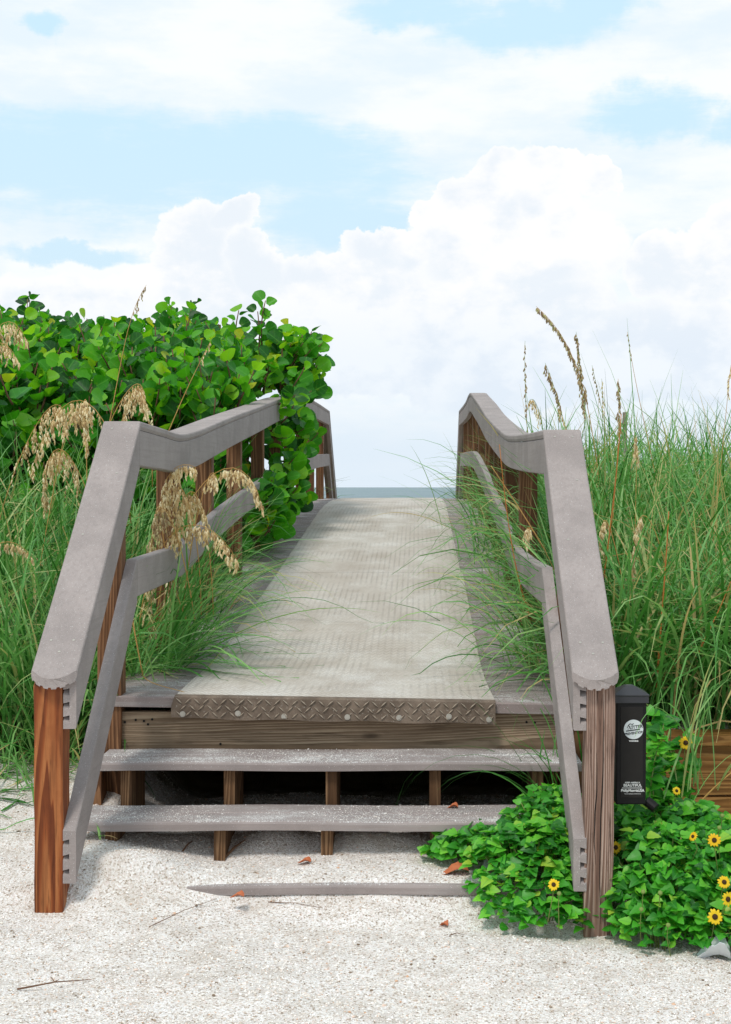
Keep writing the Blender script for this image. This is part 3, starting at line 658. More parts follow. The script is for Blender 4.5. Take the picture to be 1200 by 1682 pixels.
# cracks and knots of the greyed post
for x0_, z0_, z1_ in ((.566, .70, -.0), (.548, .52, .18)):
    mb = MB(); n_ = 24
    for k in range(n_ + 1):
        t = k / n_; z = z0_ + (z1_ - z0_) * t; x = x0_ - .012 * (1 - max(0, min(1, (z + .16) / .89))) + .003 * math.sin(k * .28) + .0006 * math.sin(k * .9); w = .0016 * math.sin(math.pi * t) + .0003
        mb.v += [(x - w, 4.2612, z), (x + w, 4.2612, z)]
    for k in range(n_): mb.f.append((2 * k, 2 * k + 1, 2 * k + 3, 2 * k + 2))
    o = mb.build('crack', HOLE, RIGHT); o.location = (-.55, -4.3, 0)

# ------------------------------------------------------------------ dispenser
def text(body, size, x, y, z, mat, parent, extrude=0.0003, bold=0.0, sx=1.0, rot=0.0):
    cu = bpy.data.curves.new('lettering', 'FONT'); cu.body = body; cu.size = size; cu.align_x = 'CENTER'; cu.align_y = 'CENTER'; cu.extrude = extrude; cu.offset = bold
    tmp = bpy.data.objects.new('lettering_tmp', cu); COL.objects.link(tmp); bpy.context.view_layer.update()
    me = bpy.data.meshes.new_from_object(tmp.evaluated_get(bpy.context.evaluated_depsgraph_get())); bpy.data.objects.remove(tmp)
    me.materials.clear(); me.materials.append(mat)
    o = bpy.data.objects.new('lettering', me); o.rotation_euler = (R(90), rot, 0); o.scale = (sx, 1, 1); o.location = (x, y, z); return link(o, parent)
DS = 525; dy0 = F / DS
disp = thing('ash_receptacle', 'slim black metal box with peaked lid fixed beside the greyed front post', 'ashtray', (0.67, dy0 + .05, .336))
bw, bd, bh = .0965, .098, .328
mb = MB(); h2 = bw / 2
mb.add([(-h2, -.049, 0), (h2 - .003, -.049, 0), (h2 - .003, .049, 0), (-h2, .049, 0), (-h2 + .001, -.049, bh), (h2, -.049, bh), (h2, .049, bh), (-h2 + .001, .049, bh)],
       [(0, 3, 2, 1), (4, 5, 6, 7), (0, 1, 5, 4), (1, 2, 6, 5), (2, 3, 7, 6), (3, 0, 4, 7)]); mb.build('body', BLACK, disp, bevel=.004)
MB().box(-h2 + .014, h2 - .012, -.0505, -.0482, .022, bh - .022, 0).build('front_panel', PANEL, disp, bevel=.001)
lid = MB(); L = h2 + .006
def ring(a, z): return [(-a, -a, z), (a, -a, z), (a, a, z), (-a, a, z)]
lid.v = ring(L, bh - .010) + ring(L, bh + .011) + ring(L + .002, bh + .013) + ring(L + .002, bh + .016) + ring(.012, bh + .040) + [(0, 0, bh + .042)]
for r_ in range(4):
    for i in range(4): j = (i + 1) % 4; lid.f.append((r_ * 4 + i, r_ * 4 + j, r_ * 4 + 4 + j, r_ * 4 + 4 + i))
lid.f += [(3, 2, 1, 0)] + [(16 + i, 16 + (i + 1) % 4, 20) for i in range(4)]
m, T = newmat('lid_metal'); LIDM = finish(m, T, (0.03, 0.03, 0.035), 0.4, None, 0.4)
lid.build('lid', LIDM, disp, bevel=.0015)
bz = 1.33 - (1198 - 800) / DS - .336
badge = MB().tube([(0, 0, 0), (0, -.001, 0)], .0305, 40).build('badge', WHITE, disp); badge.location = (.0065, -.0507, bz)
m, T = newmat('badge_ring'); RINGM = finish(m, T, (0.72, 0.60, 0.50), 0.5)
text('LITTER', .0135, .008, -.0013, .0075, INK, badge, bold=.0003, sx=1.0, rot=R(-8)); text('PREVENTION', .0100, .002, -.0013, -.0115, INK, badge, bold=.0003, rot=R(-8))
bar = MB().box(-.024, .020, -.0005, 0, -.0016, .0016).build('stripe', INK, badge); bar.location = (0, -.0012, -.002); bar.rotation_euler = (0, R(-8), 0)
# small running figure mark above the words, as loose strokes
st = MB()
for pts in (((-.020, .004), (-.016, .013), (-.010, .018)), ((-.010, .018), (-.004, .015), (-.006, .008)), ((-.016, .013), (-.012, .006), (-.018, -.001)), ((-.004, .015), (0, .019))):
    st.tube([(a, 0, b) for a, b in pts], .0011, 5)
st = st.build('emblem', INK, badge); st.location = (0, -.0011, 0)
text('WARNING', .006, .007, -.0508, bz - .0365, PRW, disp, bold=.00025)
for tx, sz, pz, bo, s_ in (('KEEP AMERICA', .0062, 1285.5, .0001, 1.15), ('BEAUTIFUL', .0115, 1290, .0002, 1.0), ('PhilipMorrisUSA', .0118, 1298.5, .0003, .92), ('YOUTH SMOKING PREVENTION', .0036, 1304, .0, 1.0)):
    text(tx, sz, .0035, -.0508, 1.33 - (pz - 800) / DS - .336, PRW, disp, bold=bo, sx=s_)
MB().box(-.029, .033, -.0512, -.0506, 1.33 - (1294.6 - 800) / DS - .336, 1.33 - (1293.8 - 800) / DS - .336).build('rule_line', PRW, disp)
sp2 = MB().tube([(0, 0, 0), (0, 0, .038)], .0165, 14).build('lock_knob', BLACK, disp, bevel=.002); sp2.location = (h2 + .004, -.02, .006); sp2.rotation_euler = (R(28), R(128), 0)
MB().box(-h2 - .022, -h2 - .001, .0, .03, .16, .2).build('bracket', BLACK, disp)

# ------------------------------------------------------------------ timber retaining wall
wl = thing('retaining_wall', 'low wall of stained timber planks holding back the right-hand dune', 'wall', (1.6, 5.12, 0))
WO = Vector((1.6, 5.12, 0))
part(MB().box(.64, 4.6, 5.09, 5.23, .388, .426, 0), 'cap_plank', WOOD_W, wl, WO, bevel=.004)
for zt, zb in ((.385, .203), (.197, .015), (.009, -.17)): part(MB().box(.66, 4.6, 5.115, 5.153, zb, zt), 'plank', WOOD_W, wl, WO, bevel=.003)

# ------------------------------------------------------------------ foliage tools
def xf_np(V, M):  # M 3x4
    return V @ M[:, :3].T + M[:, 3]
def leaf_matrix(pos, tip, nrm, size):
    t = Vector(tip).normalized(); n = Vector(nrm); n = (n - t * n.dot(t)).normalized(); s = t.cross(n)
    M = np.array([[s.x, t.x, n.x], [s.y, t.y, n.y], [s.z, t.z, n.z]]) * size
    return np.hstack([M, np.array(pos).reshape(3, 1)])
def round_leaf(seed, seg=14):
    r_ = random.Random(seed); V = [(0, .5, 0)]; uv = [(0, .5)]
    for ring_, rr in ((1, .55), (2, 1.0)):
        for i in range(seg):
            a = 2 * math.pi * i / seg - math.pi / 2; w = 1 + r_.uniform(-.03, .03) * (ring_ == 2)
            x = math.cos(a) * .53 * rr * w; yv = .5 + math.sin(a) * .48 * rr * w
            if ring_ == 2 and i == 0: yv += .09
            z = (.10 + .09 * (seed % 5)) * (x * x) * 3 * (.6 + .6 * r_.random() * (ring_ == 2)) - .12 * (yv - .5) ** 2 + (r_.uniform(-.02, .02) if ring_ == 2 else 0)
            V.append((x, yv, z)); uv.append((x, yv))
    Fs = [(0, 1 + i, 1 + (i + 1) % seg, 1 + (i + 1) % seg) for i in range(seg)]
    T3 = [(0, 1 + i, 1 + (i + 1) % seg) for i in range(seg)]
    for i in range(seg):
        j = (i + 1) % seg; a, b, c, d = 1 + i, 1 + j, 1 + seg + j, 1 + seg + i; T3 += [(a, d, c), (a, c, b)]
    return np.array(V), np.array(T3), np.array(uv)
def ovate_leaf(seed):
    r_ = random.Random(seed)
    half = [(0.0, .0), (.20, .02), (.40, .16), (.43, .30), (.33, .42), (.34, .52), (.22, .66), (.19, .76), (.07, .92)]
    V = []; uv = []; mids = [(0, 0), (0, .05), (0, .18), (0, .30), (0, .42), (0, .54), (0, .67), (0, .78), (0, .92)]
    bend = r_.uniform(.1, .35)
    for (x, yv), (mx, my) in zip(half, mids):
        zz = -bend * my * my
        V += [(-x * r_.uniform(.92, 1.08), yv, zz + .28 * x + r_.uniform(-.02, .02)), (0, my, zz), (x * r_.uniform(.92, 1.08), yv, zz + .28 * x + r_.uniform(-.02, .02))]
    V.append((0, 1.0, -bend)); T3 = []
    for k in range(8):
        a = k * 3
        for o in (0, 1): T3 += [(a + o, a + o + 1, a + o + 4), (a + o, a + o + 4, a + o + 3)]
    T3 += [(24, 25, 27), (25, 26, 27)]
    V = np.array(V, float); return V, np.array(T3), V[:, :2].copy()
def place_leaves(parent, origin, variants, mats_list, mat, maxparts=300, cell=11, pname='leaf', frame=True):
    """the leaves that show largest become parts, the rest one joined part"""
    meshes = [np_mesh(pname, v, f, mat, None, uv) for v, f, uv in variants]
    nL = len(mats_list); vis = {}
    for i, (M, k) in enumerate(mats_list):
        c = xf_np(np.array([[0, .5, 0]]), M)[0]
        if c[1] < .5: continue
        s = F / c[1]; px = VX + c[0] * s; py = HY - (c[2] - CAMZ) * s
        if not (5 < px < 1195 and 5 < py < 1677): continue
        key = (int(px / cell), int(py / cell)); sz = s * np.linalg.norm(M[:, 0])
        nv = M[:, 2] / np.linalg.norm(M[:, 2]); vd = np.array([c[0], c[1], c[2] - CAMZ]); vd /= np.linalg.norm(vd); fac = abs(float(nv @ vd))
        if key not in vis or c[1] < vis[key][0]: vis[key] = (c[1], i, sz * sz * (fac + .1))
    rank = sorted(vis.values(), key=lambda t: -t[2]); sel = [t[1] for t in rank[:maxparts]]; ss_ = set(sel)
    org = np.array(origin)
    for i in sel:
        M, k = mats_list[i]; o = bpy.data.objects.new(pname, meshes[k]); 
        MM = Matrix([[*M[r, :3], M[r, 3] - org[r]] for r in range(3)] + [[0, 0, 0, 1]]); link(o, parent); o.matrix_basis = MM
    Vs, Fs, vr, uvs, b = [], [], [], [], 0
    for i, (M, k) in enumerate(mats_list):
        if i in ss_: continue
        v, f, uv = variants[k]; Vs.append(xf_np(v, M) - org); Fs.append(f + b); b += len(v); vr.append(np.full(len(f), random.random())); uvs.append(uv)
    if Vs:
        me = np_mesh('foliage', np.vstack(Vs), np.vstack(Fs), mat, np.concatenate(vr), np.vstack(uvs)); o = link(bpy.data.objects.new('foliage', me), parent); o['kind'] = 'stuff'
ROUND = [round_leaf(i) for i in range(5)]; OVATE = [ovate_leaf(i) for i in range(6)]

# ------------------------------------------------------------------ sea grape
SGO = Vector((-2.6, 11.0, .3))
sg = thing('sea_grape', 'big sea grape shrub with round leathery green leaves spilling over the left railing', 'shrub', SGO)
TOPPX = [(-400, 520), (-100, 505), (0, 515), (45, 497), (100, 525), (160, 520), (220, 530), (262, 520), (300, 508), (345, 535), (385, 530), (425, 530), (455, 552), (485, 562), (510, 590), (532, 615), (545, 660)]
L_ = []; twigs = MB()
def twig(p, d, L, n, size, rr=None):
    p = Vector(p); d = Vector(d).normalized(); pts = [p]
    cur = p.copy(); dd = d.copy()
    for k in range(4): dd = (dd + Vector((random.uniform(-.15, .15), random.uniform(-.15, .15), .10))).normalized(); cur = cur + dd * (L / 4); pts.append(cur.copy())
    twigs.tube(pts, lambda t: .008 - .004 * t, 4)
    a0 = random.uniform(0, 6.28)
    for i in range(n):
        t = .15 + .85 * i / max(1, n - 1); q = pts[0].lerp(pts[-1], t); a = a0 + i * 2.6
        out = Vector((math.cos(a), math.sin(a), 0)); tip = (out * .9 + dd * .55 + Vector((0, 0, random.uniform(-.2, .35)))).normalized()
        nrm = (dd * .4 + Vector((random.uniform(-.8, .8), -.65 + random.uniform(-.6, .6), .5 + random.uniform(-.6, .5)))).normalized()
        s = size * random.uniform(.7, 1.15) * (1 - .25 * t); L_.append((leaf_matrix(q + out * .02, tip, nrm, s), random.randrange(5)))
xs_ = [a for a, b in TOPPX]; ys_ = [b for a, b in TOPPX]
rs = random.Random(5); cnt = 0
while cnt < 1900:
    px = rs.uniform(-330, 515); Y = rs.uniform(9.2, 13.2); s = F / Y
    fr = (Y - 9.2) / 4.0                                   # the crown's front slopes up and back
    ytop = float(np.interp(px, xs_, ys_)); lim = ytop + 38 + 80 * (1 - fr) ** 2 * 1.2
    if px > 470 and Y < 10.5: continue
    py = lim + (rs.random() ** 1.6) * 260
    if px > 405 and py > 640 + (px - 400) * .15: continue
    p = P(px, py, s)
    if p.x > -1.25 and p.z < 2.15 + 0.0: continue
    twig(p - Vector((0, 0, .12)), (rs.uniform(-.5, .5) + (.35 if px > 420 else 0), rs.uniform(-.6, .1), 1), rs.uniform(.22, .42), rs.randint(6, 9), .138); cnt += 1
# tall shoots at the top
for px, py, Y in ((430, 572, 11.6), (426, 590, 11.6), (300, 578, 11.4), (50, 565, 11.6), (475, 612, 12.0), (385, 590, 11.4)):
    twig(P(px, py, F / Y), (random.uniform(-.1, .1), 0, 1), .40 if px not in (432,) else .40, 9, .13)
# right rim that hangs over the railing
for i in range(46):
    px = rs.uniform(460, 512); py = rs.uniform(580, 655); Y = rs.uniform(11.4, 13.0)
    twig(P(px - 10, py, F / Y), (rs.uniform(.1, .9), -.3, rs.uniform(-.1, .8)), .22, 5, .15)
# branches pushing through the railing and over the deck edge
for i in range(34):
    Y = rs.uniform(10.3, 12.1); x = rs.uniform(-1.06, -.86); z = float(deck_z(Y)) + rs.uniform(.15, 1.02)
    twig((x - .1, Y, z), (rs.uniform(.2, .9), -.5, rs.uniform(-.4, .6)), .2, 5, .15)
for i in range(26):
    Y = rs.uniform(8.9, 10.8); x = rs.uniform(-1.14, -.98); z = float(deck_z(Y)) + rs.uniform(.02, .42)
    twig((x, Y, z), (rs.uniform(.0, .6), -.6, rs.uniform(-.3, .6)), .17, 5, .15)
# lower mass left of the railing, behind the grass
for i in range(560):
    Y = rs.uniform(8.6, 12.5); x = rs.uniform(-6.0, -1.3); z0 = float(g(x, Y)); z = rs.uniform(z0 + .1, z0 + 1.3)
    twig((x, Y, z), (rs.uniform(-.5, .5), -.6, .8), .25, 5, .15)
for bx, by in ((-4.6, 11), (-3.7, 11.4), (-3.0, 10.8), (-2.3, 11.5), (-1.7, 11.2), (-5.6, 11.3)):
    for k in range(7):
        a = random.uniform(0, 6.28); e = Vector((bx + math.cos(a) * .6, by + math.sin(a) * .6, 1.9 + random.uniform(-.5, .4))); b0 = Vector((bx, by, float(g(bx, by)) - .05))
        twigs.tube([b0, b0.lerp(e, .4) + Vector((random.uniform(-.1, .1), 0, .1)), b0.lerp(e, .75), e], lambda t: .028 - .018 * t, 6)
twigs.v = [(a - SGO.x, b - SGO.y, c - SGO.z) for a, b, c in twigs.v]; br = twigs.build('branches', BARK, sg, smooth=True)
place_leaves(sg, SGO, ROUND, L_, GRAPE, 300, 15)

# ------------------------------------------------------------------ grass
def blades(roots, azim, lean, bend, length, width, seg=7, sway=None):
    N = len(roots); th = lean.copy(); P_ = [roots]; D = []
    p = roots.copy(); az = azim.copy()
    for k in range(seg):
        t = (k + .5) / seg; th = lean + bend * t ** 1.4; th = np.minimum(th, 2.75)
        d = np.stack([np.sin(th) * np.sin(az), np.sin(th) * np.cos(az), np.cos(th)], -1)
        p = p + d * (length / seg)[:, None]; P_.append(p)
    P_ = np.stack(P_, 1)                                         # N, seg+1, 3
    side = np.stack([np.cos(azim), -np.sin(azim), np.zeros(N)], -1)
    tw = RNG.uniform(-.7, .7, N); up = np.array([0, 0, 1.0]); side = side * np.cos(tw)[:, None] + up * np.sin(tw)[:, None]
    tt = np.linspace(0, 1, seg + 1); w = (np.clip(1 - tt ** 3.5, .10, 1) * (0.7 + .3 * np.minimum(1, tt * 5)))[None, :] * width[:, None] / 2
    A = P_ - side[:, None] * w[..., None]; B = P_ + side[:, None] * w[..., None]
    V = np.stack([A, B], 2).reshape(-1, 3); m_ = 2 * (seg + 1)
    q_ = np.array([(2 * k, 2 * k + 1, 2 * k + 3, 2 * k + 2) for k in range(seg)])
    Fc = (q_[None] + (np.arange(N) * m_)[:, None, None]).reshape(-1, 4)
    return V, Fc
def blade_obj(name, parts, mat, parent=None, origin=(0, 0, 0)):
    Vs, Fs, vr, b = [], [], [], 0
    for V, Fc, va in parts: Vs.append(V); Fs.append(Fc + b); b += len(V); vr.append(va)
    me = np_mesh(name, np.vstack(Vs) - np.array(origin), np.vstack(Fs), mat, np.concatenate(vr)); return link(bpy.data.objects.new(name, me), parent)
def field(n, X0, X1, Y0, Y1, L0, L1, w0, w1, dens=None, clump=.07, per=14, lean=.25, bend=1.5, azb=None, seg=7, vr=(0, 1)):
    nc = n // per; cx = RNG.uniform(X0, X1, nc); cy = RNG.uniform(Y0, Y1, nc)
    if dens is not None: k = dens(cx, cy); cx, cy = cx[k], cy[k]
    nc = len(cx); cx = np.repeat(cx, per) + RNG.normal(0, clump, nc * per); cy = np.repeat(cy, per) + RNG.normal(0, clump, nc * per)
    N = len(cx); z = g(cx, cy) - .02; az_ = RNG.uniform(0, 6.283, N)
    if azb is not None: az_ = np.repeat(RNG.normal(azb, 1.1, nc), per) + RNG.normal(0, .8, N)
    L = RNG.uniform(L0, L1, N) * np.repeat(RNG.uniform(.8, 1.15, nc), per); ln = np.abs(RNG.normal(lean, .22, N)); bn = RNG.uniform(.3, bend * 1.5, N)
    V, Fc = blades(np.stack([cx, cy, z], -1), az_, ln, bn, L, RNG.uniform(w0, w1, N), seg)
    va = np.clip(RNG.beta(1.7, 1.8, N), 0, 1) * (vr[1] - vr[0]) + vr[0]; va = np.where(RNG.random(N) < .06, RNG.uniform(.88, .99, N), va)
    return V, Fc, np.repeat(va, seg)
lft = [field(220, -3.2, -1.3, 5.8, 8.6, .7, 1.15, .004, .007, per=2, lean=.15, bend=.35, vr=(.90, .99)), field(1000, -3.2, -1.24, 5.5, 7.5, .15, .4, .005, .010, lean=.9, bend=1.2, vr=(.88, .99)),
       field(5200, -3.6, -1.24, 5.55, 8.8, .60, 1.15, .006, .017, lambda x, y: (y > 5.6 + .15 * np.sin(x * 9)) & (x > -y * .33 - .8)),
       field(2300, -2.4, -1.24, 5.5, 6.6, .45, .9, .006, .015, bend=1.9),
       field(3000, -7, -3, 6.0, 9.5, .6, 1.0, .006, .012, per=10),
       field(1600, -1.35, -1.16, 5.7, 9.5, .35, .75, .004, .008, azb=1.2)]
tag(blade_obj('dune_grass', lft, GRASS), 'tall arching green dune grass growing outside the left railing', 'grass', kind='stuff')
rgt = [field(75, 1.05, 2.5, 6.3, 8.4, 1.05, 1.45, .005, .009, per=3, lean=.10, bend=.5, vr=(.3, .95)),
       field(6200, .68, 3.6, 5.3, 9.0, .65, 1.2, .006, .017, lambda x, y: x < y * .27 + .8, bend=1.8, vr=(.05, 1)),
       field(2500, .68, 2.2, 5.25, 6.3, .55, 1.0, .006, .017, bend=2.0, vr=(0, 1)),
       field(380, .72, 4.2, 5.4, 9.0, .8, 1.25, .004, .007, per=2, lean=.15, bend=.35, vr=(.90, .99)),
       field(1500, .68, 3.6, 5.22, 8.0, .15, .4, .005, .010, lean=.9, bend=1.2, vr=(.88, .99)),
       field(4800, .75, 5.5, 8.2, 13.0, .5, 1.15, .007, .017, per=12, bend=1.2, vr=(.1, 1)),
       field(1500, .62, .8, 5.6, 12, .35, .8, .004, .008, azb=-1.2, vr=(.1, 1))]
tag(blade_obj('dune_grass', rgt, GRASS), 'dense tangle of green dune grass filling the right-hand dune', 'grass', kind='stuff')
farg = [field(3000, 2, 30, 12, 24, .6, 1.1, .01, .02, per=8, seg=4), field(3000, -30, -1.4, 12.5, 24, .6, 1.1, .01, .02, per=8, seg=4)]
tag(blade_obj('dune_grass', farg, GRASS), 'far dune grass beyond the shrub and the ramp top', 'grass', kind='stuff')

def tuft(name, label, root, n, azc, azs, L0, L1, lean, bend, w=(.005, .011), spread=.05, group=None, floor=None, vr=(.1, .9), ys=None, mat=None):
    root = Vector(root); rr = np.tile(np.array(root), (n, 1)) + RNG.normal(0, 1, (n, 3)) * np.array([spread * .6, spread if ys is None else ys, .01])
    az_ = RNG.normal(azc, azs * 1.35, n); ln = np.abs(RNG.normal(lean, .36, n)); bn = RNG.uniform(.25, 1.6, n) * bend
    V, Fc = blades(rr, az_, ln, bn, RNG.uniform(L0 * .6, L1, n), RNG.uniform(*w, n), 10)
    if floor:
        fz = floor(V[:, 0], V[:, 1]); lo = V[:, 2] < fz + .006; V[lo, 2] = (fz + .006 + .004 * RNG.random(len(V)))[lo]
    va = RNG.beta(2, 2, n) * (vr[1] - vr[0]) + vr[0]
    o = blade_obj(name, [(V, Fc, np.repeat(va, 10))], mat or GRASS, None, root); o.location = root
    return tag(o, label, 'grass', group)
dk = lambda x, y: np.where((x > -1.17) & (x < .61) & (y > 5.08), deck_z(y) + .01, -9.0)
D_ = lambda px, y_: ((px - VX) / (F / y_), y_)
GT = 'grass tufts leaning over the deck'
def rootat(x, y_, dz=.0): return (x, y_, float(deck_z(y_)) + dz)
tuft('grass_tuft', 'thick green grass tuft sprawling across the deck beside the left railing, straw-tipped', rootat(-1.10, 6.25, -.05), 120, 1.75, .55, .45, .95, .25, 1.7, group=GT, floor=dk, spread=.10)
tuft('grass_tuft', 'flattened grass tuft with yellow tips lying out onto the runner from the left', rootat(-1.04, 5.85, .02), 80, 1.95, .35, .45, .80, .75, 1.0, group=GT, floor=dk, spread=.07, vr=(.3, .98))
tuft('grass_tuft', 'pale grass tuft rising between the left railing posts above the first gap', rootat(-1.20, 5.85, -.15), 100, 1.2, 1.5, .35, .75, .15, 1.4, group=GT, floor=dk, spread=.16, vr=(.3, .98))
tuft('grass_tuft', 'thin grass tuft reaching flat across the ramp past the left mid rail', rootat(-1.12, 7.2, -.02), 45, 1.8, .45, .5, 1.0, .35, 1.5, group=GT, floor=dk, spread=.12)
tuft('grass_tuft', 'large dark green grass tuft bent over the right deck edge near the steps', rootat(.56, 5.95, -.05), 105, -1.75, .55, .35, .85, .35, 1.6, group=GT, floor=dk, spread=.14)
tuft('grass_tuft', 'grass tuft at the second right-hand post spreading long thin blades over the runner', rootat(.56, 7.9, -.0), 44, -1.7, .6, .4, 1.05, .35, 1.35, group=GT, floor=dk, spread=.2)
tuft('grass_tuft', 'feathery grass tuft poking through the right railing high on the ramp', rootat(.55, 9.4, 0), 60, -1.6, .8, .4, .95, .3, 1.5, group=GT, floor=dk, spread=.2, ys=.5)
tuft('grass_tuft', 'farthest grass tuft hanging through the right railing near the ramp top', rootat(.52, 11.2, 0), 44, -1.6, .7, .4, .9, .3, 1.4, group=GT, floor=dk, spread=.2, ys=.6)
tuft('grass_tuft', 'bluish grass tuft arching out over the right end of the steps', (.50, 4.80, .16), 34, -1.35, .5, .45, .8, .45, 1.5, w=(.004, .008), group=GT, spread=.07, vr=(.35, .7))
tuft('grass_tuft', 'few long blue-green blades drooping beside the black box', (.92, 4.75, .30), 16, 1.2, 1.6, .45, .9, .2, 1.3, w=(.005, .009), spread=.10, group=GT, vr=(.3, .6))
tuft('grass_tuft', 'low grass tuft at the left edge of the shell ground behind the orange post', (-1.42, 5.35, .20), 120, 3.2, 1.3, .3, .6, .5, 1.6, group=GT, spread=.16, floor=lambda x, y: g(x, y))
tuft('grass_tuft', 'sparse grass blades sticking out at the far left edge of the ground', (-1.62, 5.0, .12), 60, 2.6, 1.2, .25, .5, .6, 1.3, group=GT, spread=.12, floor=lambda x, y: g(x, y))

# ------------------------------------------------------------------ sea oat stalks
def bez(pts, n=14):
    pts = [Vector(p) for p in pts]; out = []
    for i in range(n + 1):
        q_ = pts[:]; t = i / n
        while len(q_) > 1: q_ = [q_[k].lerp(q_[k + 1], t) for k in range(len(q_) - 1)]
        out.append(q_[0])
    return out
SPK = (np.array([(0, 0, 0), (-.22, .35, .05), (.22, .35, .05), (-.18, .75, 0), (.18, .75, 0), (0, 1.2, 0), (0, .5, .16)]), np.array([(0, 2, 6), (0, 6, 1), (1, 6, 3), (2, 4, 6), (3, 6, 5), (4, 5, 6)]))
GO = 'sea oat stalks with seed heads'
def oat(label, pix, s, n=110, seedmat=None, stem=None, start=.5, hang=.10, r=.0022, size=.017, spread=1.0, side=0.0, ds=0.0):
    """pix: control points of the stalk in the picture, root first, standing at one distance"""
    n = int(n * 1.35); size *= 1.12; hang *= .72
    pts = [P(x, y, s + ds * i) for i, (x, y) in enumerate(pix)]; path = bez(pts); root = path[0]
    o = thing('sea_oat', label, 'sea oat', root, GO)
    mb = MB().tube([p - root for p in path], lambda t: r * (1.15 - .75 * t), 5); mb.build('stem', stem or STALK, o, smooth=True)
    Vs, Fs, b = [], [], 0; br_ = MB()
    for k in range(n // 7 + 1):
        t = start + (1 - start) * (k + .5) / (n // 7 + 1); i = t * 14; i0 = min(13, int(i)); p = path[i0].lerp(path[i0 + 1], i - i0)
        ll = hang * random.uniform(.35, 1.4) * (1.15 - .6 * (t - start) / (1 - start)); a = random.uniform(0, 6.28)
        e = p + Vector((math.cos(a) * ll * .27 * spread + side * ll * .5, math.sin(a) * ll * .27 * spread, -ll * .85)); mid = p.lerp(e, .5) + Vector((math.cos(a) * ll * .12 * spread, math.sin(a) * .1 * ll, ll * .12))
        c_ = bez([p, mid, e], 4); br_.tube([q - root for q in c_], .0006, 3)
        for j in range(7):
            u = .2 + .8 * j / 6; ii = min(3, int(u * 4)); q = c_[ii].lerp(c_[ii + 1], u * 4 - ii)
            d = (Vector((random.uniform(-.5, .5), random.uniform(-.4, .4), -1))).normalized(); nn = Vector((random.uniform(-1, 1), -1, random.uniform(-.4, .4)))
            Mx = leaf_matrix(q - root, d, nn, size * random.uniform(.7, 1.25)); Vs.append(xf_np(SPK[0], Mx)); Fs.append(SPK[1] + b); b += 7
    br_.build('branchlets', stem or STALK, o)
    me = np_mesh('seed_head', np.vstack(Vs), np.vstack(Fs), seedmat or STRAW, np.repeat(RNG.random(len(Vs)), 6), None, False); sh = link(bpy.data.objects.new('seed_head', me), o); sh['kind'] = 'stuff'
    return o
SD = dict(seedmat=STRAWD)
oat('full tan seed head hanging at the upper left edge against the shrub', [(-70, 900), (-60, 600), (0, 460), (44, 560)], 330, 230, start=.35, hang=.17)
oat('tan seed head at the left edge just below the topmost one', [(-90, 900), (-60, 640), (-20, 500), (28, 590)], 345, 150, start=.4, hang=.16)
oat('long drooping tan seed head arching down left of the railing top', [(215, 860), (185, 640), (110, 580), (50, 775)], 350, 220, start=.42, hang=.13)
oat('short tan seed head standing just left of the railing corner', [(140, 900), (150, 720), (125, 590), (150, 690)], 360, 120, start=.45, hang=.09)
oat('tan seed head dangling in front of the shrub above the railing corner', [(150, 780), (190, 640), (245, 580), (236, 680)], 330, 150, start=.4, hang=.12)
oat('tall sparse seed stalk rising highest above the shrub on the left', [(170, 740), (200, 600), (205, 520), (240, 468)], 330, 45, start=.75, hang=.05, size=.010, **SD)
oat('bare straw stalk leaning over the left railing in front of the shrub', [(272, 720), (300, 650), (325, 600), (346, 560)], 330, 30, start=.75, hang=.04, size=.010)
oat('dense tan seed head bunched inside the railing corner, leftmost of the bunch', [(330, 1010), (330, 790), (262, 660), (238, 1010)], 385, 300, start=.38, hang=.17)
oat('dense tan seed head in the middle of the bunch inside the railing corner', [(350, 1010), (345, 810), (300, 680), (274, 1000)], 380, 300, start=.38, hang=.17)
oat('brown seed head hanging closest to the stair handrail, darkest of the bunch', [(320, 1020), (290, 820), (236, 720), (250, 1040)], 392, 240, start=.45, hang=.15, seedmat=STRAWD)
oat('tan seed head at the right of the bunch hanging under the left handrail', [(310, 1030), (230, 830), (270, 740), (322, 768)], 385, 170, start=.45, hang=.12)
oat('pale seed head curving down across the left mid rail towards the deck', [(225, 1060), (240, 850), (330, 810), (392, 925)], 390, 230, start=.45, hang=.10, size=.019)
oat('pale seed head arching right past the left handrail in front of the post', [(255, 1040), (270, 800), (395, 690), (430, 830)], 375, 170, start=.62, hang=.09, size=.018)
oat('seed head lying low at the left edge over the grass', [(-60, 1060), (-50, 890), (10, 860), (52, 915)], 380, 110, start=.45, hang=.06)
oat('tallest brown seed head arching left above the right-hand dune', [(985, 800), (968, 660), (950, 560), (880, 503)], 300, 190, start=.40, hang=.055, side=.4, **SD)
oat('green-brown seed stalk just right of the tallest one', [(965, 800), (960, 680), (955, 620), (946, 545)], 300, 120, start=.42, hang=.07, stem=GSTEM, **SD)
oat('greenish seed stalk standing left of the tallest one', [(955, 790), (925, 700), (915, 640), (895, 596)], 290, 90, start=.5, hang=.06, stem=GSTEM, **SD)
oat('upright green seed stalk nearest to the right handrail', [(868, 760), (866, 690), (860, 640), (862, 560)], 290, 70, start=.4, hang=.05, size=.012, stem=GSTEM, **SD)
oat('drooping pale green seed stalk behind the right handrail', [(900, 760), (890, 690), (880, 640), (868, 660)], 300, 90, start=.4, hang=.08, size=.012, stem=GSTEM)
oat('dark compact seed head in the middle of the right-hand dune', [(1000, 940), (1008, 820), (1020, 720), (1015, 622)], 330, 90, start=.72, hang=.05, size=.013, **SD)
oat('slender bare stalk rising above the right-hand dune', [(1080, 800), (1060, 700), (1040, 620), (1030, 545)], 300, 26, start=.8, hang=.03, size=.008, **SD)
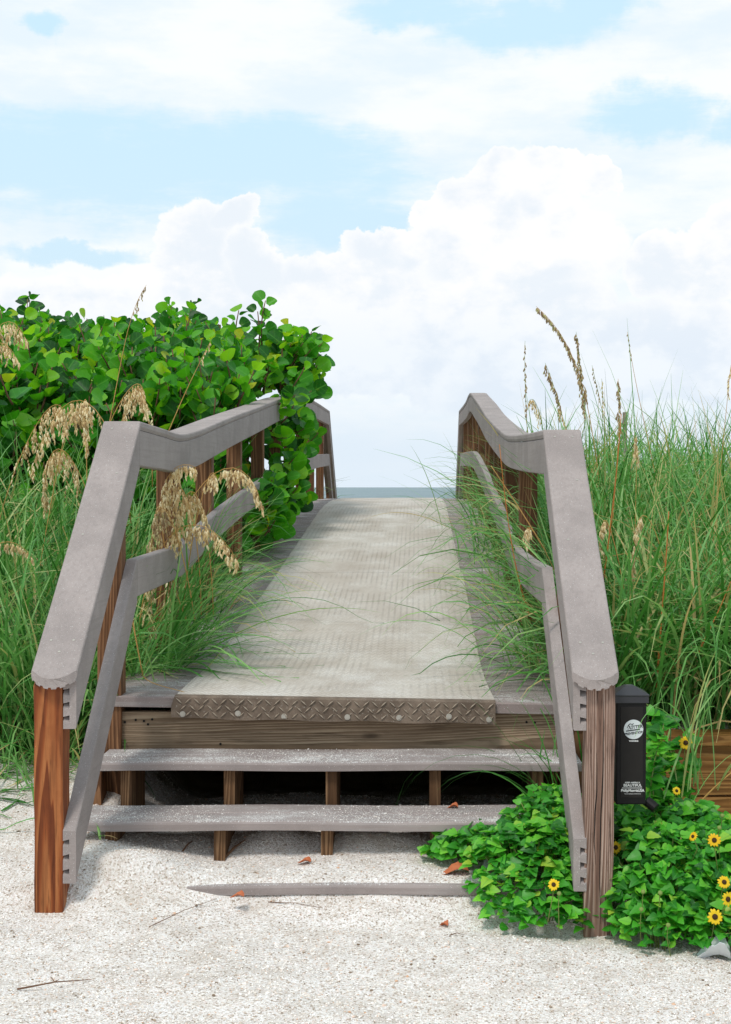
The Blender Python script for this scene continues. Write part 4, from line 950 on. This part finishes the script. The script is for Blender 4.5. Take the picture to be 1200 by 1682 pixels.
oat('pale flowering seed head low in the right-hand grass', [(1040, 1000), (1043, 860), (1046, 760), (1045, 715)], 360, 60, start=.8, hang=.06, size=.013)
oat('long hanging tan seed head in the middle of the right-hand grass', [(1120, 1060), (1075, 800), (1035, 780), (1040, 985)], 400, 150, start=.60, hang=.05, spread=.5)
oat('short tan seed head just right of the right-hand stair rail', [(1040, 1060), (1010, 860), (985, 800), (988, 905)], 400, 90, start=.6, hang=.06)
oat('orange-brown stalk standing tallest at the right edge', [(1165, 960), (1180, 800), (1190, 700), (1200, 600)], 360, 40, start=.85, hang=.04, size=.010)
oat('seed head drooping in front of the right mid rail', [(960, 1090), (905, 880), (850, 830), (868, 890)], 380, 90, start=.7, hang=.06)
oat('thin leaning seed stalk just left of the grey stake', [(1000, 800), (1003, 720), (985, 660), (972, 600)], 300, 40, start=.7, hang=.04, size=.010, stem=GSTEM, **SD)
oat('short curled seed stalk low beside the right handrail corner', [(925, 800), (932, 740), (936, 700), (915, 668)], 300, 60, start=.55, hang=.05, size=.011, stem=GSTEM)
oat('faint green seed stalk rising between the tallest one and the stake', [(990, 820), (985, 740), (992, 680), (988, 622)], 300, 40, start=.65, hang=.04, size=.010, stem=GSTEM)
oat('tan seed head trailing straight down over the grass left of the sloping handrail', [(180, 960), (150, 760), (70, 640), (72, 840)], 345, 260, start=.40, hang=.17)
oat('upright frayed tan seed head close to the left edge below the shrub', [(-20, 940), (10, 760), (95, 600), (108, 690)], 340, 200, start=.40, hang=.15)
oat('narrow tan seed head hanging against the dark base of the shrub', [(60, 960), (95, 760), (125, 560), (146, 740)], 350, 170, start=.50, hang=.10)
oat('loose tan seed head beside the railing corner, drooping towards the left', [(250, 800), (250, 660), (228, 580), (200, 690)], 335, 170, start=.40, hang=.14)
oat('thin pale seed head dangling over the second post of the left railing', [(300, 1000), (320, 820), (352, 730), (356, 800)], 380, 70, start=.55, hang=.08)
# dry reddish canes
GC = 'dry canes leaning in the right-hand grass'
def cane(label, pix, s, r=.0035, mat=None):
    path = bez([P(x, y, s) for x, y in pix], 10); root = path[0]; mb = MB().tube([p - root for p in path], lambda t: r * (1 - .5 * t), 6)
    o = mb.build('dry_cane', mat or STALK, smooth=True); o.location = root; return tag(o, label, 'stalk', GC)
m, T = newmat('cane_orange'); CANE = finish(m, T, T.mix(T.noise(objco(T), 12, 3), hx(150, 80, 30), hx(196, 130, 66)), 0.5)
cane('orange dry cane leaning through the right railing beside the deck', [(873, 1020), (850, 960), (835, 890), (820, 730)], 385, .0035, CANE)
cane('tan dry cane crossing in front of the right mid rail', [(892, 900), (870, 860), (830, 800), (806, 765)], 375, .003)
cane('tall orange cane in the right-hand grass close to the stair rail', [(990, 960), (1005, 850), (1015, 760), (1020, 680)], 400, .004, CANE)
cane('orange cane standing above the black box', [(1078, 1130), (1086, 1010), (1094, 930), (1098, 840)], 430, .0045, CANE)
cane('bent dry cane leaning right at the right edge', [(1140, 1090), (1150, 1060), (1180, 1010), (1200, 955)], 430, .004, CANE)
cane('pale dry cane sloping up to the right edge in front of the plank wall', [(1131, 1340), (1150, 1315), (1180, 1285), (1205, 1266)], 480, .004)
cane('pale dry cane sloping down left in front of the plank wall', [(1140, 1345), (1110, 1320), (1080, 1290), (1062, 1270)], 482, .003)
cane('straw cane bent down onto the left corner of the deck', [(205, 955), (215, 1000), (222, 1050), (235, 1112)], 425, .004)
cane('curved straw strand lying on the left corner of the deck', [(236, 1112), (250, 1128), (290, 1130), (330, 1146)], 445, .002)

# ------------------------------------------------------------------ beach sunflowers
FLOWERS = [(909, 1453, 556, .0185, (0, -1, .4), False), (1173, 1380, 548, .021, (-.3, -1, .3), False), (1189, 1449, 560, .020, (.2, -1, .5), False), (1195, 1477, 564, .022, (.5, -1, .2), False), (1174, 1506, 570, .0235, (0, -1, .3), False),
  (1126, 1220, 486, .024, (0, -1, .2), False), (1111, 1299, 494, .015, (.2, -1, .5), False), (1011, 1392, 524, .020, (.2, -1, .3), False), (1138, 1374, 545, .015, (-.8, -.6, .5), False),
  (918, 1468, 556, .012, (0, -.8, .6), True), (1056, 1465, 560, .012, (0, -.8, .6), True), (1053, 1494, 564, .012, (0, -.8, .6), True), (1097, 1520, 568, .012, (0, -.8, .6), True), (1181, 1360, 542, .012, (0, -.8, .6), True), (1084, 1467, 560, .012, (0, -.8, .6), True), (1186, 1340, 520, .012, (0, -.8, .6), True)]
WHICH = {(f[0], f[1]): 'A' if f[0] < 950 else ('C' if f[1] < 1345 else 'B') for f in FLOWERS}
def clears_flowers(M):
    c = xf_np(np.array([[0, .5, 0]]), M)[0]; s_ = F / c[1]; px = VX + c[0] * s_; py = HY - (c[2] - CAMZ) * s_; rad = np.linalg.norm(M[:, 0]) * s_ * .5
    return all(s_ < f[2] - 4 or math.hypot(px - f[0], py - f[1]) > f[3] * s_ * (1.0 if not f[5] else .6) + rad for f in FLOWERS)
def sunflower_plant(label, spots, origin, nmax, sprigs=()):
    O = Vector(origin); pl = thing('beach_sunflower', label, 'plant', O, 'beach sunflower plants by the right-hand post'); Ls = []; st = MB()
    for (cx, cy, rx, ry, h, n) in spots:
        n = int(n * 1.75)
        for i in range(n):
            a = random.uniform(0, 6.283); rr = math.sqrt(random.random()); x = cx + math.cos(a) * rx * rr; y_ = cy + math.sin(a) * ry * rr
            top = h * math.sqrt(max(0, 1 - rr * rr)) ** .9; zg = float(g(x, y_)) if y_ < 5.1 else .3
            z = zg + .02 + top * (1 - .45 * random.random() ** 2) + random.uniform(-.01, .02)
            az_ = random.uniform(0, 6.283); tip = Vector((math.cos(az_), math.sin(az_) - .35, random.uniform(-.25, .35)))
            nrm = Vector((math.cos(a) * rr * .4 + random.uniform(-.6, .6), math.sin(a) * rr * .4 - .45 + random.uniform(-.5, .5), 1))
            Ls.append((leaf_matrix((x, y_, z), tip, nrm, random.uniform(.022, .052)), random.randrange(6)))
            if i % 9 == 0:
                b0 = Vector((cx + (x - cx) * .5, cy + (y_ - cy) * .5, zg)) - O; e = Vector((x, y_, z)) - O; st.tube([b0, b0.lerp(e, .6) + Vector((0, 0, .03)), e], .0022, 4)
    for pts in sprigs:
        path = bez([P(*p) for p in pts], 12); st.tube([p - O for p in path], .0024, 5)
        for k in range(2, 13):
            for j in range(3):
                az_ = random.uniform(0, 6.283); Ls.append((leaf_matrix(path[k] + Vector((0, 0, random.uniform(-.01, .01))), (math.cos(az_), math.sin(az_) * .6 - .3, random.uniform(-.1, .5)), (random.uniform(-.4, .4), -.7, .7), random.uniform(.035, .06)), random.randrange(6)))
    st.build('stems', GSTEM, pl, smooth=True); Ls = [l for l in Ls if clears_flowers(l[0])]; place_leaves(pl, O, OVATE, Ls, SUNL, nmax, 9); return pl, O
PA, OA = sunflower_plant('leafy green beach sunflower mound covering the right end of the steps, left of the post', [(.20, 4.60, .17, .08, .09, 170), (.37, 4.42, .21, .22, .15, 620), (.46, 4.62, .20, .20, .20, 420)], (.3, 4.5, .0), 300)
PB, OB = sunflower_plant('broad green beach sunflower mound dotted with yellow flowers, right of the post', [(.78, 4.35, .24, .26, .24, 560), (1.02, 4.42, .32, .32, .23, 950), (.84, 4.66, .32, .25, .22, 560), (1.35, 4.50, .3, .4, .24, 420), (.70, 4.56, .10, .12, .24, 120), (.72, 4.18, .12, .10, .10, 90), (.98, 4.12, .2, .10, .12, 200)], (.9, 4.4, .0), 300)
PC, OC = sunflower_plant('climbing beach sunflower sprig beside the black box in front of the plank wall', [(.88, 4.86, .09, .08, .30, 60)], (.9, 4.8, .1), 220,
    sprigs=[[(1085, 1330, 480), (1075, 1270, 478), (1100, 1230, 476), (1128, 1215, 474)], [(1080, 1330, 486), (1062, 1280, 482), (1068, 1220, 480), (1075, 1172, 478)], [(1085, 1330, 480), (1095, 1290, 478), (1120, 1270, 476), (1140, 1256, 474)], [(1065, 1330, 500), (1070, 1250, 496), (1085, 1210, 492), (1092, 1185, 490)], [(1110, 1340, 500), (1130, 1320, 496), (1150, 1330, 492), (1165, 1335, 490)]])
def petal_ring(n, r0, r1, w):
    V, T3 = [], []
    for i in range(n):
        a = 2 * math.pi * i / n + random.uniform(-.08, .08); l = r1 * random.uniform(.88, 1.08); ca, sa = math.cos(a), math.sin(a); b = len(V)
        for (rr, ww, z) in ((r0, .45, 0), (r0 + (l - r0) * .5, 1, .0015), (r0 + (l - r0) * .85, .7, .0005)):
            for sg_ in (-1, 1): V.append((ca * rr - sa * w * ww * sg_, sa * rr + ca * w * ww * sg_, z))
        V.append((ca * l, sa * l, -.001 + random.uniform(-.003, .001))); T3 += [(b, b + 1, b + 3), (b, b + 3, b + 2), (b + 2, b + 3, b + 5), (b + 2, b + 5, b + 4), (b + 4, b + 5, b + 6)]
    return np.array(V), np.array(T3)
def flower(parent, O, px, py, s, r, tiltv=(0, -1, .45), bud=False, stem=True):
    p = P(px, py, s); d = Vector(tiltv).normalized(); q = d.to_track_quat('Z', 'Y')
    ds = MB(); n = 12
    for k, (rr, z) in enumerate(((1, 0), (.95, .25), (.6, .42), (.0001, .48))):
        for i in range(n): a = 6.283 * i / n; ds.v.append((math.cos(a) * rr * r * .36, math.sin(a) * rr * r * .36, z * r * .5 + .0008))
    for k in range(3):
        for i in range(n): j = (i + 1) % n; ds.f.append((k * n + i, k * n + j, k * n + n + j, k * n + n + i))
    if bud:
        fl = ds.build('flower_bud', GSTEM, parent, smooth=True); fl.scale = (1.6, 1.6, 1.8)
    else:
        V, T3 = petal_ring(random.randint(12, 14), r * .25, r, r * .19); fl = link(bpy.data.objects.new('flower', np_mesh('petals', V, T3, PETAL)), parent); d2 = ds.build('flower_disc', DISC, fl, smooth=True)
    fl.location = p - O; fl.rotation_mode = 'QUATERNION'; fl.rotation_quaternion = q
    if stem:
        e = p - O - d * .002; MB().tube([e, e - d * .02 - Vector((0, 0, .03)), e + Vector((random.uniform(-.02, .02), .03, -.12))], .0016, 5).build('flower_stalk', GSTEM, parent, smooth=True)
for px, py, s_, r_, tv, bud in FLOWERS:
    pl_, O_ = {'A': (PA, OA), 'B': (PB, OB), 'C': (PC, OC)}[WHICH[(px, py)]]; flower(pl_, O_, px, py, s_, r_, tv, bud)

# ------------------------------------------------------------------ litter
def dry_leaf(label, px, py, s, size, rot, curl=.5, mat=DRY, name='fallen_leaf', cat='leaf', group='fallen dry leaves'):
    p = P(px, py, s); V, T3, uv = ovate_leaf(int(px)); V = V * size; V[:, 2] = curl * (np.abs(V[:, 0]) ** 1.0) * 1.2 + .1 * size * np.sin(V[:, 1] / size * 5)
    o = link(bpy.data.objects.new(name, np_mesh(name, V, T3, mat, None, None, False))); o.location = p + Vector((0, 0, .006)); o.rotation_euler = (0, 0, R(rot)); sm = o.modifiers.new('thick', 'SOLIDIFY'); sm.thickness = .0012
    return tag(o, label, cat, group)
def onz(px, py):  # where the view ray through a pixel meets the ground
    lo = None
    for Y in np.arange(3.2, 5.6, .005):
        z = CAMZ - (py - HY) / F * Y
        if z <= float(g((px - VX) / F * Y, Y)): return F / Y
    return 500
dry_leaf('large curled orange-brown leaf lying on the lowest step', 770, 1434, F / (T3Y + .10), .10, 95, .22)
dry_leaf('small orange leaf leaning on the front edge of the lowest step', 400, 1476, 533, .045, 80, .4)
dry_leaf('brown curled leaf on the gravel under the middle of the steps', 510, 1419, onz(510, 1419), .045, 80, .4)
dry_leaf('small brown leaf on the middle step towards its right end', 752, 1329, F / (T2Y + .2), .04, 80, .5)
dry_leaf('tiny brown leaf on the open ground below the lowest step', 735, 1524, onz(735, 1524), .03, 60, .7)
dry_leaf('pale plastic scrap lying beside the large orange leaf', 795, 1432, F / (T3Y + .13), .07, -70, .5, PLAST, 'plastic_scrap', 'litter', None)  # bit of pale plastic built on the leaf outline
dry_leaf('crumpled clear plastic scrap on the ground at the right edge', 1200, 1578, onz(1190, 1578), .11, 80, .9, PLAST, 'plastic_scrap', 'litter', None)
def twig_thing(label, a, b, r=.0022, knots=True):
    pa, pb = P(a[0], a[1], onz(*a)), P(b[0], b[1], onz(*b)); mid = pa.lerp(pb, .5) + Vector((0, 0, .006)); up = Vector((0, 0, .005))
    mb = MB().tube([Vector((0, 0, 0)), (mid - pa), pb - pa], lambda t: r * (1.2 - t * .8), 6)
    if knots: c_ = mid - pa; mb.tube([c_, c_ + Vector((.012, -.01, .010))], .0012, 5).tube([c_, c_ + Vector((-.012, .004, .012))], .0012, 5)
    o = mb.build('fallen_twig', BARK); o.location = pa + up; return tag(o, label, 'twig', 'fallen twigs')
twig_thing('knotted brown twig lying on the ground in the lower left corner', (28, 1628), (150, 1612))
twig_thing('thin straw twig lying on the ground left of the lowest step', (245, 1525), (357, 1478), .0012, False)
twig_thing('short dark twig standing up from the gravel under the middle step', (300, 1400), (316, 1384), .003, False)
twig_thing('brown stick lying against the short stringer under the middle step', (368, 1412), (402, 1382), .005, False)
twig_thing('small brown twig on the open ground near the bottom centre', (738, 1539), (762, 1538), .0015, False)
twig_thing('straw strand on the gravel just below the lowest step', (440, 1484), (530, 1494), .0012, False)
sprig = tuft('grass_sprig', 'small green sprig lying on the gravel beside the left end of the middle step', P(163, 1372, 505), 4, .6, 1.6, .05, .09, .9, .8, w=(.006, .010), spread=.004)
sprig['category'] = 'sprig'
# weathered stake among the dune grass
stake = thing('weathered_stake', 'grey weathered wooden stake standing among the right-hand dune grass', 'stake', P(1026, 800, 205))
MB().box(-.016, .016, -.02, .02, -.5, .60).build('post', WOOD_GY, stake, bevel=.003); MB().box(-.019, .022, -.026, -.0205, .50, .52).build('staple_strap', WOOD_GY, stake)
